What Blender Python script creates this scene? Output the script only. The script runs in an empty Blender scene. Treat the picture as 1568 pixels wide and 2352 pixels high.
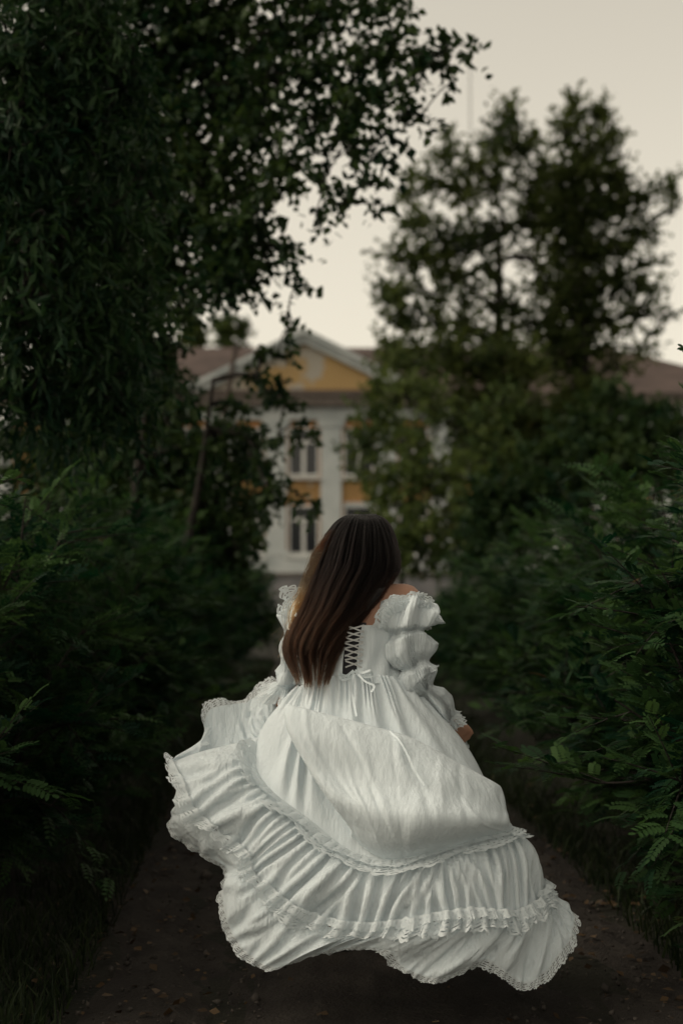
import bpy, math, random
import numpy as np
from mathutils import Vector, Matrix

# ------------------------------------------------------------------ camera, sky, sun, exposure
scene = bpy.context.scene
COL = scene.collection
CAM_H = 1.36                      # eye height of the photographer
PITCH = math.atan(169 / 3267)     # looking slightly up
FOCAL = 3267.0                    # focal length measured in units of the 1568 wide photograph

cam_data = bpy.data.cameras.new('camera')
cam = bpy.data.objects.new('camera', cam_data)
COL.objects.link(cam)
cam.location = (0, 0, CAM_H)
cam.rotation_euler = (math.pi / 2 + PITCH, 0, 0)
cam_data.sensor_width = 36
cam_data.lens = 50
cam_data.clip_end = 3000
cam_data.dof.use_dof = True
cam_data.dof.focus_distance = 4.45
cam_data.dof.aperture_fstop = 1.8
cam_data.dof.aperture_blades = 9
scene.camera = cam

SUN_EL, SUN_AZ = math.radians(42), math.radians(-101)   # azimuth measured from +Y (view direction) clockwise
world = bpy.data.worlds.new('World')
scene.world = world
world.use_nodes = True
wn, wl = world.node_tree.nodes, world.node_tree.links
wn.clear()
w_out = wn.new('ShaderNodeOutputWorld')
w_bg = wn.new('ShaderNodeBackground')
w_sky = wn.new('ShaderNodeTexSky')
w_sky.sky_type = 'NISHITA'
w_sky.sun_disc = False
w_sky.sun_elevation = SUN_EL
w_sky.sun_rotation = SUN_AZ
w_sky.air_density = 1.0
w_sky.dust_density = 1.8
w_sky.ozone_density = 1.0
w_hsv = wn.new('ShaderNodeHueSaturation')
w_hsv.inputs['Saturation'].default_value = 0.12       # an overcast, hazy evening sky
w_mul = wn.new('ShaderNodeMix'); w_mul.data_type = 'RGBA'; w_mul.blend_type = 'MULTIPLY'
w_mul.inputs['Factor'].default_value = 1.0
w_mul.inputs['B'].default_value = (1.0, 0.90, 0.72, 1)
wl.new(w_sky.outputs['Color'], w_hsv.inputs['Color'])
wl.new(w_hsv.outputs['Color'], w_mul.inputs['A'])
wl.new(w_mul.outputs['Result'], w_bg.inputs['Color'])
w_bg.inputs['Strength'].default_value = 0.15
wl.new(w_bg.outputs['Background'], w_out.inputs['Surface'])

sun_data = bpy.data.lights.new('sun', 'SUN')
sun_data.energy = 0.8
sun_data.angle = math.radians(30)
sun_data.color = (1.0, 0.90, 0.76)
sun = bpy.data.objects.new('sun', sun_data)
COL.objects.link(sun)
_sd = Vector((math.sin(SUN_AZ) * math.cos(SUN_EL), math.cos(SUN_AZ) * math.cos(SUN_EL), math.sin(SUN_EL)))
sun.rotation_euler = _sd.to_track_quat('Z', 'Y').to_euler()

scene.view_settings.view_transform = 'Standard'
scene.view_settings.look = 'None'
scene.view_settings.exposure = 0.42
scene.view_settings.gamma = 1.0
scene.view_settings.use_curve_mapping = False
scene.render.engine = 'CYCLES'
scene.cycles.use_denoising = True
scene.cycles.max_bounces = 6
scene.cycles.transparent_max_bounces = 16
scene.cycles.transmission_bounces = 4
scene.cycles.sample_clamp_indirect = 4.0

# ------------------------------------------------------------------ helpers
_cp, _sp = math.cos(PITCH), math.sin(PITCH)

def P(px, py, d):
    """World point seen at (px, py) of the 1568x2352 photograph at d metres in front of the camera."""
    px, py, d = np.asarray(px, float), np.asarray(py, float), np.asarray(d, float)
    cx, cz = (px - 784) / FOCAL, -(py - 1176) / FOCAL
    dy, dz = _cp - cz * _sp, _sp + cz * _cp
    k = d / dy
    return np.stack([cx * k, d + 0 * k, CAM_H + dz * k], -1)

def link(o, parent=None):
    COL.objects.link(o)
    if parent is not None:
        o.parent = parent
    return o

def tag(o, label=None, cat=None, group=None, kind=None):
    if label: o['label'] = label
    if cat: o['category'] = cat
    if group: o['group'] = group
    if kind: o['kind'] = kind
    return o

def empty(name, loc=(0, 0, 0), rz=0):
    o = bpy.data.objects.new(name, None)
    o.location = loc
    o.rotation_euler = (0, 0, rz)
    o.empty_display_size = 0.1
    return link(o)

def np_mesh(name, V, F, mat=None, uv=None, rnd=None, smooth=True):
    """mesh from an (n,3) array and an (m,3) or (m,4) index array; uv and rnd are per vertex"""
    V = np.asarray(V, np.float32); F = np.asarray(F, np.int32)
    me = bpy.data.meshes.new(name)
    n, k = F.shape
    me.vertices.add(len(V)); me.vertices.foreach_set('co', V.ravel())
    me.loops.add(n * k); me.loops.foreach_set('vertex_index', F.ravel())
    me.polygons.add(n)
    me.polygons.foreach_set('loop_start', np.arange(n, dtype=np.int32) * k)
    me.polygons.foreach_set('loop_total', np.full(n, k, np.int32))
    me.polygons.foreach_set('use_smooth', np.full(n, smooth, bool))
    if uv is not None:
        l = me.uv_layers.new(name='UVMap')
        l.data.foreach_set('uv', np.asarray(uv, np.float32)[F.ravel()].ravel())
    if rnd is not None:
        a = me.attributes.new('rnd', 'FLOAT', 'POINT')
        a.data.foreach_set('value', np.asarray(rnd, np.float32))
    me.update(); me.validate()
    if mat: me.materials.append(mat)
    return me

def obj(name, me, parent=None):
    return link(bpy.data.objects.new(name, me), parent)

def join_vf(parts):
    Vs, Fs, o = [], [], 0
    for V, F in parts:
        Vs.append(np.asarray(V, float)); Fs.append(np.asarray(F, int) + o); o += len(V)
    return np.concatenate(Vs), np.concatenate(Fs)

def box_vf(x0, x1, y0, y1, z0, z1):
    V = np.array([[x, y, z] for x in (x0, x1) for y in (y0, y1) for z in (z0, z1)], float)
    F = np.array([[0, 1, 3, 2], [4, 6, 7, 5], [0, 4, 5, 1], [2, 3, 7, 6], [0, 2, 6, 4], [1, 5, 7, 3]])
    return V, F

def grid_f(nu, nv, wrap_u=False):
    i = np.arange(nu if wrap_u else nu - 1); j = np.arange(nv - 1)
    I, J = np.meshgrid(i, j, indexing='ij'); I2 = (I + 1) % nu
    return np.stack([I * nv + J, I2 * nv + J, I2 * nv + J + 1, I * nv + J + 1], -1).reshape(-1, 4)

def catmull(pts, t, closed=False):
    pts = np.asarray(pts, float); n = len(pts); t = np.asarray(t, float)
    i = np.floor(t).astype(int)
    if not closed: i = np.clip(i, 0, n - 2)
    f = (t - i)[:, None]
    if closed: g = lambda k: pts[(i + k) % n]
    else:
        ext = np.concatenate([[2 * pts[0] - pts[1]], pts, [2 * pts[-1] - pts[-2]]])
        g = lambda k: ext[np.clip(i + k + 1, 0, n + 1)]
    a, b, c, d = g(-1), g(0), g(1), g(2)
    return 0.5 * (2 * b + (c - a) * f + (2 * a - 5 * b + 4 * c - d) * f ** 2 + (3 * b - a - 3 * c + d) * f ** 3)

def tube_vf(pts, radii, seg=7, cap=True):
    pts = np.asarray(pts, float); n = len(pts)
    radii = np.broadcast_to(np.asarray(radii, float), (n,))
    T = np.gradient(pts, axis=0); T /= np.linalg.norm(T, axis=1)[:, None] + 1e-9
    up = np.array([0, 0, 1.0]) if abs(T[0, 2]) < .9 else np.array([1.0, 0, 0])
    N = np.zeros_like(pts); nv = np.cross(up, T[0]); nv /= np.linalg.norm(nv)
    for k in range(n):
        nv = nv - T[k] * np.dot(nv, T[k]); nv /= np.linalg.norm(nv) + 1e-9; N[k] = nv
    B = np.cross(T, N)
    a = np.arange(seg) * 2 * np.pi / seg
    V = pts[:, None] + radii[:, None, None] * (np.cos(a)[None, :, None] * N[:, None] + np.sin(a)[None, :, None] * B[:, None])
    V = V.transpose(1, 0, 2).reshape(-1, 3)
    return V, grid_f(seg, n, True)

def rand_rot(rng, n):
    q = rng.normal(size=(n, 4)); q /= np.linalg.norm(q, axis=1)[:, None]
    w, x, y, z = q.T
    return np.stack([np.stack([1 - 2 * (y * y + z * z), 2 * (x * y - z * w), 2 * (x * z + y * w)], -1),
                     np.stack([2 * (x * y + z * w), 1 - 2 * (x * x + z * z), 2 * (y * z - x * w)], -1),
                     np.stack([2 * (x * z - y * w), 2 * (y * z + x * w), 1 - 2 * (x * x + y * y)], -1)], 1)

def frames(d, up):
    """rotation matrices whose x axis is d and whose z axis leans to up"""
    d = d / (np.linalg.norm(d, axis=1)[:, None] + 1e-9)
    y = np.cross(up, d); y /= np.linalg.norm(y, axis=1)[:, None] + 1e-9
    z = np.cross(d, y)
    return np.stack([d, y, z], -1)

def smooth_noise(rng, n, k, closed=False):
    """smooth 1-D random curve of n samples with k knots"""
    p = rng.normal(size=(k, 1))
    return catmull(p, np.linspace(0, k if closed else k - 1, n, endpoint=not closed), closed)[:, 0]

# ------------------------------------------------------------------ materials
def new_mat(name):
    m = bpy.data.materials.new(name); m.use_nodes = True
    nt = m.node_tree; nt.nodes.clear()
    out = nt.nodes.new('ShaderNodeOutputMaterial')
    return m, nt, out

def N(nt, typ, **kw):
    n = nt.nodes.new(typ)
    for k, v in kw.items():
        if hasattr(n, k) and k not in n.inputs: setattr(n, k, v)
        else: n.inputs[k].default_value = v
    return n

def noise_node(nt, scale, detail=4, rough=.55, coord='Object', stretch=None):
    tc = nt.nodes.new('ShaderNodeTexCoord')
    src = tc.outputs[coord]
    if stretch:
        mp = nt.nodes.new('ShaderNodeMapping'); mp.inputs['Scale'].default_value = stretch
        nt.links.new(src, mp.inputs['Vector']); src = mp.outputs['Vector']
    t = nt.nodes.new('ShaderNodeTexNoise')
    t.inputs['Scale'].default_value = scale; t.inputs['Detail'].default_value = detail; t.inputs['Roughness'].default_value = rough
    nt.links.new(src, t.inputs['Vector'])
    return t

def ramp(nt, src, stops):
    r = nt.nodes.new('ShaderNodeValToRGB')
    e = r.color_ramp.elements
    while len(e) < len(stops): e.new(0.5)
    for el, (p, c) in zip(e, stops):
        el.position = p; el.color = (*c, 1) if len(c) == 3 else c
    nt.links.new(src, r.inputs['Fac'])
    return r

def plain_mat(name, c0, c1, scale=6, rough=.85, bump=.0, bscale=40, detail=5, metallic=0, stops=None):
    m, nt, out = new_mat(name)
    t = noise_node(nt, scale, detail)
    r = ramp(nt, t.outputs['Fac'], stops or [(.3, c0), (.7, c1)])
    b = N(nt, 'ShaderNodeBsdfPrincipled', Roughness=rough, Metallic=metallic)
    b.inputs['Specular IOR Level'].default_value = .25
    nt.links.new(r.outputs['Color'], b.inputs['Base Color'])
    if bump:
        t2 = noise_node(nt, bscale, 6)
        bp = N(nt, 'ShaderNodeBump', Strength=bump, Distance=.02)
        nt.links.new(t2.outputs['Fac'], bp.inputs['Height']); nt.links.new(bp.outputs['Normal'], b.inputs['Normal'])
    nt.links.new(b.outputs['BSDF'], out.inputs['Surface'])
    return m

def leaf_mat(name, dark, light, trans=.35, accent=None):
    """each leaf has its own tint from the rnd attribute; light passes through the blade"""
    m, nt, out = new_mat(name)
    at = N(nt, 'ShaderNodeAttribute', attribute_name='rnd')
    st = [(.0, dark), (.9, light)]
    if accent: st = [(.0, dark), (.88, light), (.975, light), (.985, accent)]
    r = ramp(nt, at.outputs['Fac'], st)
    d = N(nt, 'ShaderNodeBsdfPrincipled', Roughness=.5)
    d.inputs['Specular IOR Level'].default_value = .11
    tr = nt.nodes.new('ShaderNodeBsdfTranslucent')
    hs = N(nt, 'ShaderNodeHueSaturation', Value=1.5, Saturation=1.1, Hue=.485)
    mx = N(nt, 'ShaderNodeMixShader', Fac=trans)
    nt.links.new(r.outputs['Color'], d.inputs['Base Color'])
    nt.links.new(r.outputs['Color'], hs.inputs['Color']); nt.links.new(hs.outputs['Color'], tr.inputs['Color'])
    nt.links.new(d.outputs['BSDF'], mx.inputs[1]); nt.links.new(tr.outputs['BSDF'], mx.inputs[2])
    nt.links.new(mx.outputs['Shader'], out.inputs['Surface'])
    return m

def cloth_mat(name, col, trans=.13, sheer=0.0, wrinkle=.7, weave=True):
    m, nt, out = new_mat(name)
    t = noise_node(nt, 7, 3)
    r = ramp(nt, t.outputs['Fac'], [(.3, tuple(c * .96 for c in col)), (.7, col)])
    b = N(nt, 'ShaderNodeBsdfPrincipled', Roughness=.62)
    b.inputs['Specular IOR Level'].default_value = .35
    b.inputs['Sheen Weight'].default_value = .15
    nt.links.new(r.outputs['Color'], b.inputs['Base Color'])
    # fine creases: two stretched noises
    t1 = noise_node(nt, 9, 6, .6, stretch=(2.8, 2.8, .40))
    t2 = noise_node(nt, 26, 4, .6, stretch=(1, 1, .6))
    ad = N(nt, 'ShaderNodeMath', operation='MULTIPLY_ADD'); ad.inputs[1].default_value = .22
    nt.links.new(t2.outputs['Fac'], ad.inputs[0]); nt.links.new(t1.outputs['Fac'], ad.inputs[2])
    bp = N(nt, 'ShaderNodeBump', Strength=wrinkle, Distance=.03)
    nt.links.new(ad.outputs['Value'], bp.inputs['Height'])
    nt.links.new(bp.outputs['Normal'], b.inputs['Normal'])
    tr = nt.nodes.new('ShaderNodeBsdfTranslucent'); tr.inputs['Color'].default_value = (col[0], col[1] * .97, col[2] * .9, 1)
    nt.links.new(bp.outputs['Normal'], tr.inputs['Normal'])
    mx = N(nt, 'ShaderNodeMixShader', Fac=trans)
    nt.links.new(b.outputs['BSDF'], mx.inputs[1]); nt.links.new(tr.outputs['BSDF'], mx.inputs[2])
    last = mx
    if sheer:
        tp = nt.nodes.new('ShaderNodeBsdfTransparent')
        m2 = N(nt, 'ShaderNodeMixShader', Fac=sheer)
        nt.links.new(mx.outputs['Shader'], m2.inputs[1]); nt.links.new(tp.outputs['BSDF'], m2.inputs[2]); last = m2
    nt.links.new(last.outputs['Shader'], out.inputs['Surface'])
    return m

def lace_mat(name, col):
    """open lace: UV x runs along the strip in strip widths, UV y across it"""
    m, nt, out = new_mat(name)
    uvn = nt.nodes.new('ShaderNodeUVMap'); uvn.uv_map = 'UVMap'
    sx = nt.nodes.new('ShaderNodeSeparateXYZ'); nt.links.new(uvn.outputs['UV'], sx.inputs[0])
    def M(op, a, b=None, c=None):
        n = N(nt, 'ShaderNodeMath', operation=op)
        for k, v in enumerate((a, b, c)):
            if v is None: continue
            if isinstance(v, (int, float)): n.inputs[k].default_value = v
            else: nt.links.new(v, n.inputs[k])
        return n.outputs[0]
    u, v = sx.outputs['X'], sx.outputs['Y']
    su = M('SINE', M('MULTIPLY', u, 2 * math.pi * 1.25))
    # wavy threads across the strip
    th = M('SINE', M('ADD', M('MULTIPLY', v, 34.0), M('MULTIPLY', su, 1.6)))
    threads = M('GREATER_THAN', th, -.42)
    # a round flower in every repeat
    fu = M('SUBTRACT', M('FRACT', M('MULTIPLY', u, 1.25)), .5)
    rr = M('SQRT', M('ADD', M('POWER', M('MULTIPLY', fu, .8), 2), M('POWER', M('SUBTRACT', v, .5), 2)))
    ring = M('LESS_THAN', M('ABSOLUTE', M('SUBTRACT', rr, .2)), .06)
    core = M('LESS_THAN', rr, .07)
    # scalloped border, solid heading
    edge = M('ADD', .86, M('MULTIPLY', M('ABSOLUTE', M('SINE', M('MULTIPLY', u, math.pi * 2.5))), .12))
    inside = M('LESS_THAN', v, edge)
    rim = M('LESS_THAN', M('ABSOLUTE', M('SUBTRACT', v, M('SUBTRACT', edge, .05))), .06)
    head = M('LESS_THAN', v, .2)
    solid = M('MAXIMUM', M('MAXIMUM', threads, ring), M('MAXIMUM', M('MAXIMUM', rim, core), head))
    mask = M('MULTIPLY', M('MULTIPLY', solid, inside), .93)
    b = N(nt, 'ShaderNodeBsdfPrincipled', Roughness=.7); b.inputs['Base Color'].default_value = (*col, 1)
    b.inputs['Specular IOR Level'].default_value = .2
    trl = nt.nodes.new('ShaderNodeBsdfTranslucent'); trl.inputs['Color'].default_value = (*col, 1)
    m1 = N(nt, 'ShaderNodeMixShader', Fac=.35)
    nt.links.new(b.outputs['BSDF'], m1.inputs[1]); nt.links.new(trl.outputs['BSDF'], m1.inputs[2])
    tp = nt.nodes.new('ShaderNodeBsdfTransparent')
    mx = nt.nodes.new('ShaderNodeMixShader')
    nt.links.new(mask, mx.inputs[0]); nt.links.new(tp.outputs['BSDF'], mx.inputs[1]); nt.links.new(m1.outputs['Shader'], mx.inputs[2])
    nt.links.new(mx.outputs['Shader'], out.inputs['Surface'])
    return m

def hair_mat(name='hair_strands', stops=None):
    m, nt, out = new_mat(name)
    b = nt.nodes.new('ShaderNodeBsdfHairPrincipled')
    b.model = 'CHIANG'; b.parametrization = 'COLOR'
    b.inputs['Roughness'].default_value = .5; b.inputs['IOR'].default_value = 1.2
    b.inputs['Radial Roughness'].default_value = .45
    hi = nt.nodes.new('ShaderNodeHairInfo')
    r = ramp(nt, hi.outputs['Intercept'], stops or [(.0, (.003, .0025, .0025)), (.45, (.0045, .003, .0028)), (.78, (.013, .0065, .004)), (1., (.034, .016, .009))])
    nt.links.new(r.outputs['Color'], b.inputs['Color'])
    nt.links.new(b.outputs['BSDF'], out.inputs['Surface'])
    return m

M = {
    'path': plain_mat('path_dirt', (.015, .012, .0105), (.038, .032, .027), 5, .95, .9, 60),
    'soil': plain_mat('verge_soil', (.008, .009, .006), (.02, .018, .012), 3, .95, .8, 30),
    'grass': leaf_mat('grass_blades', (.006, .012, .006), (.022, .032, .012), .25),
    'litter': leaf_mat('dead_leaves', (.02, .013, .008), (.085, .055, .030), .1),
    'bark': plain_mat('bark', (.012, .010, .009), (.036, .031, .027), 14, .95, .8, 50),
    'bushleaf': leaf_mat('pinnate_leaves', (.004, .022, .011), (.050, .098, .030), .32, (.075, .045, .018)),
    'poplar': leaf_mat('poplar_leaves', (.006, .020, .009), (.036, .060, .016), .25),
    'willow': leaf_mat('narrow_leaves', (.005, .020, .010), (.028, .056, .018), .25),
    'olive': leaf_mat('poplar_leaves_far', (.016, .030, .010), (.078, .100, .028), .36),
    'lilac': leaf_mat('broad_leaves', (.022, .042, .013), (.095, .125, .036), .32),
    'dress': cloth_mat('white_cotton', (.715, .785, .82)),
    'yoke': cloth_mat('white_cotton_smooth', (.715, .785, .82), wrinkle=.36),
    'lace': lace_mat('white_lace', (.75, .80, .82)),
    'cord': plain_mat('shaded_lacing_cord', (.42, .43, .43), (.52, .53, .53), 30, .8),  # cord greyed: the shadow over the lacing is put into the colour
    'hair': hair_mat(),
    'rimlight': hair_mat('rimlight_strands', [(.0, (.012, .006, .004)), (.3, (.09, .03, .010)), (.6, (.20, .075, .025)), (1., (.14, .055, .022))]),  # warm light on the hair's left edge, put into the strand colour
    'hairbase': plain_mat('hair_underlayer', (.006, .004, .004), (.012, .008, .006), 30, .6),
    'skin': plain_mat('skin', (.34, .185, .125), (.41, .235, .165), 9, .5),
    'panel': plain_mat('dark_back_panel', (.02, .02, .024), (.035, .034, .04), 20, .8),
    'shoe': plain_mat('shoe_leather', (.03, .022, .018), (.05, .04, .03), 10, .5),
    'ochre': plain_mat('ochre_plaster', (.40, .21, .065), (.50, .29, .10), 1.3, .9, .3, 12, stops=[(.0, (.42, .38, .31)), (.33, (.42, .36, .28)), (.39, (.31, .185, .075)), (.75, (.40, .245, .105))]),
    'tymp': plain_mat('peeling_ochre_plaster', (.42, .22, .07), (.5, .29, .10), .42, .9, .3, 12, stops=[(.0, (.33, .215, .095)), (.51, (.38, .255, .115)), (.55, (.36, .33, .28)), (1., (.42, .39, .34))]),
    'white': plain_mat('worn_white_plaster', (.33, .36, .36), (.52, .54, .53), .9, .9, .3, 10),
    'grey': plain_mat('grey_plinth_render', (.13, .13, .14), (.24, .23, .23), 1.1, .95, .4, 8),
    'cornice': plain_mat('shaded_cornice_boards', (.09, .075, .065), (.16, .135, .12), 2, .9, .3, 10),  # brown boards with the soffit's shadow put into the colour
    'roof': plain_mat('rusty_red_roof_sheet', (.050, .036, .032), (.092, .066, .058), .8, .8, .2, 8),
    'frame': plain_mat('white_window_paint', (.5, .5, .48), (.62, .62, .6), 4, .7),
    'reveal': plain_mat('orange_window_reveal', (.36, .15, .05), (.44, .2, .07), 2, .9),
    'pole': plain_mat('old_pole_wood', (.04, .03, .025), (.07, .055, .045), 5, .9),
    'stone': plain_mat('pebble_stone', (.022, .019, .017), (.070, .060, .052), 8, .9),
    'dryleaf': plain_mat('dry_leaf', (.45, .32, .16), (.6, .48, .3), 20, .8),
    'mast': plain_mat('galvanised_steel', (.25, .25, .25), (.35, .35, .35), 5, .6),
}
def glass_mat():
    m, nt, out = new_mat('window_glass')
    b = N(nt, 'ShaderNodeBsdfPrincipled', Roughness=.12)
    b.inputs['Base Color'].default_value = (.012, .014, .018, 1)
    b.inputs['Specular IOR Level'].default_value = .5
    t = noise_node(nt, 1.5, 2)
    bp = N(nt, 'ShaderNodeBump', Strength=.05, Distance=.05)
    nt.links.new(t.outputs['Fac'], bp.inputs['Height']); nt.links.new(bp.outputs['Normal'], b.inputs['Normal'])
    nt.links.new(b.outputs['BSDF'], out.inputs['Surface'])
    return m
M['glass'] = glass_mat()

# ------------------------------------------------------------------ ground and path
def path_centre(y):
    return 0.12 - 0.012 * y + 0.10 * np.sin(y * .35 + .4)

def ground_mesh():
    rng = np.random.default_rng(3)
    ys = np.concatenate([np.linspace(-6, 30, 220), np.geomspace(31, 900, 30)])
    xs = np.concatenate([-np.geomspace(3, 700, 26)[::-1], np.linspace(-2.9, 2.9, 130), np.geomspace(3, 700, 26)])
    X, Y = np.meshgrid(xs, ys, indexing='ij')
    c = path_centre(Y); a = np.abs(X - c)
    Z = np.clip((a - .95) / .9, 0, 1) ** 1.5 * .14
    Z += .012 * np.sin(X * 7 + Y * 2.1) * np.sin(Y * 3.3 + X) * (a < 3)
    V = np.stack([X, Y, Z - .012], -1).reshape(-1, 3)
    return np_mesh('ground', V, grid_f(len(xs), len(ys))[:, ::-1], M['soil'])
g = obj('ground', ground_mesh()); g['kind'] = 'structure'

def path_mesh():
    nu, nv = 90, 700
    y = np.linspace(-5, 46, nv); s = np.linspace(-1, 1, nu)
    S, Y = np.meshgrid(s, y, indexing='ij')
    rng = np.random.default_rng(5)
    wl_ = 1.16 + .10 * smooth_noise(rng, nv, 60); wr_ = 1.20 + .10 * smooth_noise(rng, nv, 60)
    X = path_centre(Y) + np.where(S < 0, S * wl_[None], S * wr_[None])
    e = np.clip((1 - np.abs(S)) / .25, 0, 1)
    rut = -.035 * np.exp(-((np.abs(S) - .52) / .16) ** 2)
    n = rng.normal(size=(nu, nv)); n = (n + np.roll(n, 1, 0) + np.roll(n, 1, 1) + np.roll(n, -1, 1)) / 4
    Z = .004 - .03 * (1 - e) + (rut + .010 * n) * e + .01 * np.sin(X * 5 + 1.3 * Y) * np.sin(Y * 2.7) * e + .018 * e
    V = np.stack([X, Y, Z], -1).reshape(-1, 3)
    return np_mesh('dirt_path', V, grid_f(nu, nv)[:, ::-1], M['path'])
p = obj('dirt_path', path_mesh()); p['kind'] = 'structure'

def pebbles():
    rng = np.random.default_rng(8); n = 6500
    base = np.array([[1, 0, 0], [-1, 0, 0], [0, 1, 0], [0, -1, 0], [0, 0, .7], [0, 0, -.7]], float)
    f = np.array([[0, 2, 4], [2, 1, 4], [1, 3, 4], [3, 0, 4], [2, 0, 5], [1, 2, 5], [3, 1, 5], [0, 3, 5]])
    y = 3.4 + rng.random(n) ** 1.6 * 16
    x = path_centre(y) + rng.uniform(-1.15, 1.15, n)
    sc = rng.lognormal(-5.25, .55, n)
    R = rand_rot(rng, n)
    V = np.einsum('nij,kj->nki', R, base) * sc[:, None, None] * rng.uniform(.6, 1.3, (n, 1, 3))
    V += np.stack([x, y, .012 + 0 * x], -1)[:, None]
    F = f[None] + (np.arange(n) * 6)[:, None, None]
    return np_mesh('pebbles', V.reshape(-1, 3), F.reshape(-1, 3), M['stone'])
def litter():
    rng = np.random.default_rng(18); n = 2600
    y = 3.5 + rng.random(n) ** 1.2 * 14
    sd = rng.choice([-1, 1], n); x = path_centre(y) + sd * np.abs(rng.normal(.95, .35, n))
    pos = np.stack([x, y, .022 + .015 * rng.random(n)], -1)
    d = rng.normal(size=(n, 3)) * [1, 1, .15]; up = np.array([0, 0, 1.0]) + rng.normal(0, .35, (n, 3))
    return leaves_mesh('leaf_litter', leaf_template('diamond'), pos, d, up, rng.uniform(.015, .05, n), M['litter'], rng.random(n))
LITTER = litter
o = obj('pebbles', pebbles()); tag(o, 'small grey brown pebbles and grit strewn over the dirt path', 'pebbles', kind='stuff')

def grass():
    rng = np.random.default_rng(12); n = 26000
    y = 3.6 + rng.random(n) ** 1.5 * 22
    side = np.where(rng.random(n) < .5, -1, 1)
    x = path_centre(y) + side * (1.02 + rng.gamma(1.6, .22, n))
    h = rng.uniform(.04, .15, n); a = rng.uniform(0, 2 * np.pi, n); w = rng.uniform(.002, .005, n)
    ln = rng.normal(0, .45, (n, 2)) * h[:, None]
    b = np.stack([x, y, 0 * x + .0], -1)
    wv = np.stack([np.cos(a) * w, np.sin(a) * w, 0 * a], -1)
    m = b + np.stack([ln[:, 0] * .35, ln[:, 1] * .35, h * .6], -1)
    t = b + np.stack([ln[:, 0], ln[:, 1], h], -1)
    V = np.stack([b - wv, b + wv, m + wv * .8, m - wv * .8, t], 1)
    k = (np.arange(n) * 5)[:, None, None]
    F = np.array([[0, 1, 2], [0, 2, 3], [3, 2, 4]])[None] + k
    return np_mesh('verge_grass', V.reshape(-1, 3), F.reshape(-1, 3), M['grass'], rnd=np.repeat(rng.random(n), 5))
o = obj('verge_grass', grass()); tag(o, 'dark tufts of grass along both edges of the dirt path', 'grass', kind='stuff')

def fallen_leaf(px, py, size, rz, label):
    d = 4443.0 / (py - 1345)
    c = P(px, py, d)
    V = np.array([[-1, 0, .1], [-.3, .45, .25], [.4, .4, .3], [1, 0, .12], [.4, -.4, .22], [-.3, -.45, .3], [0, 0, 0.05]]) * size
    F = np.array([[6, 0, 5], [6, 5, 4], [6, 4, 3], [6, 3, 2], [6, 2, 1], [6, 1, 0]])
    o = obj('fallen_leaf', np_mesh('fallen_leaf', V, F, M['dryleaf'])); o.location = (c[0], c[1], .02); o.rotation_euler = (.2, .3, rz)
    tag(o, label, 'leaf', 'fallen leaves on the path')
fallen_leaf(380, 1975, .014, .4, 'small pale fallen leaf on the dirt left of the dress')
fallen_leaf(1280, 1990, .012, 1.4, 'small yellow fallen leaf on the dirt right of the dress')
fallen_leaf(1000, 2345, .016, 2.4, 'pale brown fallen leaf at the bottom edge in front of the dress')

# ------------------------------------------------------------------ the old building
BY = 60.0                                            # distance of its front wall
def bx(px): return (px - 784) / FOCAL * BY
def bz(py): return float(P(784, py, BY)[2])
BC = bx(697)                                         # centre line of the pediment
bld = empty('abandoned_building', (BC, BY, 0))
tag(bld, 'old ochre building with white pilasters and a pediment at the end of the path', 'building')
Z_PL, Z_SILL, Z_FR, Z_SO, Z_CO = bz(1322), bz(1298), bz(965), bz(935), bz(907)
def part(name, vf, mat, parent=bld, label=None):
    o = obj(name, np_mesh(name, *vf, M[mat], smooth=False), parent)
    if label: o['label'] = label
    return o
BAY = 2.32
X0, X1, DEPTH = -12.6, 20.2, 12.0
part('wall', box_vf(X0, X1, 0, DEPTH, 0, Z_CO), 'ochre')
part('plinth', box_vf(X0 - .12, X1 + .12, -.22, DEPTH + .1, 0, Z_PL), 'grey', label='grey rendered plinth under the white sill band')
part('plinth_ledge', box_vf(X0 - .2, X1 + .2, -.34, DEPTH + .12, Z_PL, Z_PL + .12), 'cornice')
part('sill_band', box_vf(X0 - .1, X1 + .1, -.20, DEPTH + .08, Z_PL + .12, Z_SILL + .42), 'white')
part('frieze', box_vf(X0 - .05, X1 + .05, -.24, DEPTH + .06, Z_FR, Z_SO), 'white')
part('cornice', box_vf(X0 - .4, X1 + .4, -.62, DEPTH + .4, Z_SO, Z_CO - .12), 'cornice', label='brown cornice below the pediment, its shadow put into the colour')
part('cornice_top', box_vf(X0 - .48, X1 + .48, -.72, DEPTH + .48, Z_CO - .12, Z_CO), 'cornice')  # takes the same shadow-dark colour as the cornice
ks = list(range(-5, 10))
pil = np_mesh('pilaster', *join_vf([box_vf(-.44, .44, -.18, .02, Z_SILL + .42, Z_FR - .3),
                                    box_vf(-.58, .58, -.23, .02, Z_FR - .3, Z_FR), box_vf(-.52, .52, -.22, .02, Z_SILL + .42, Z_SILL + .62)]), M['white'], smooth=False)
for k in ks:
    o = obj('pilaster', pil, bld); o.location = ((k - .5) * BAY, 0, 0)
wu0, wu1, wl0, wl1 = bz(1095), bz(982), bz(1275), bz(1160)
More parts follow.
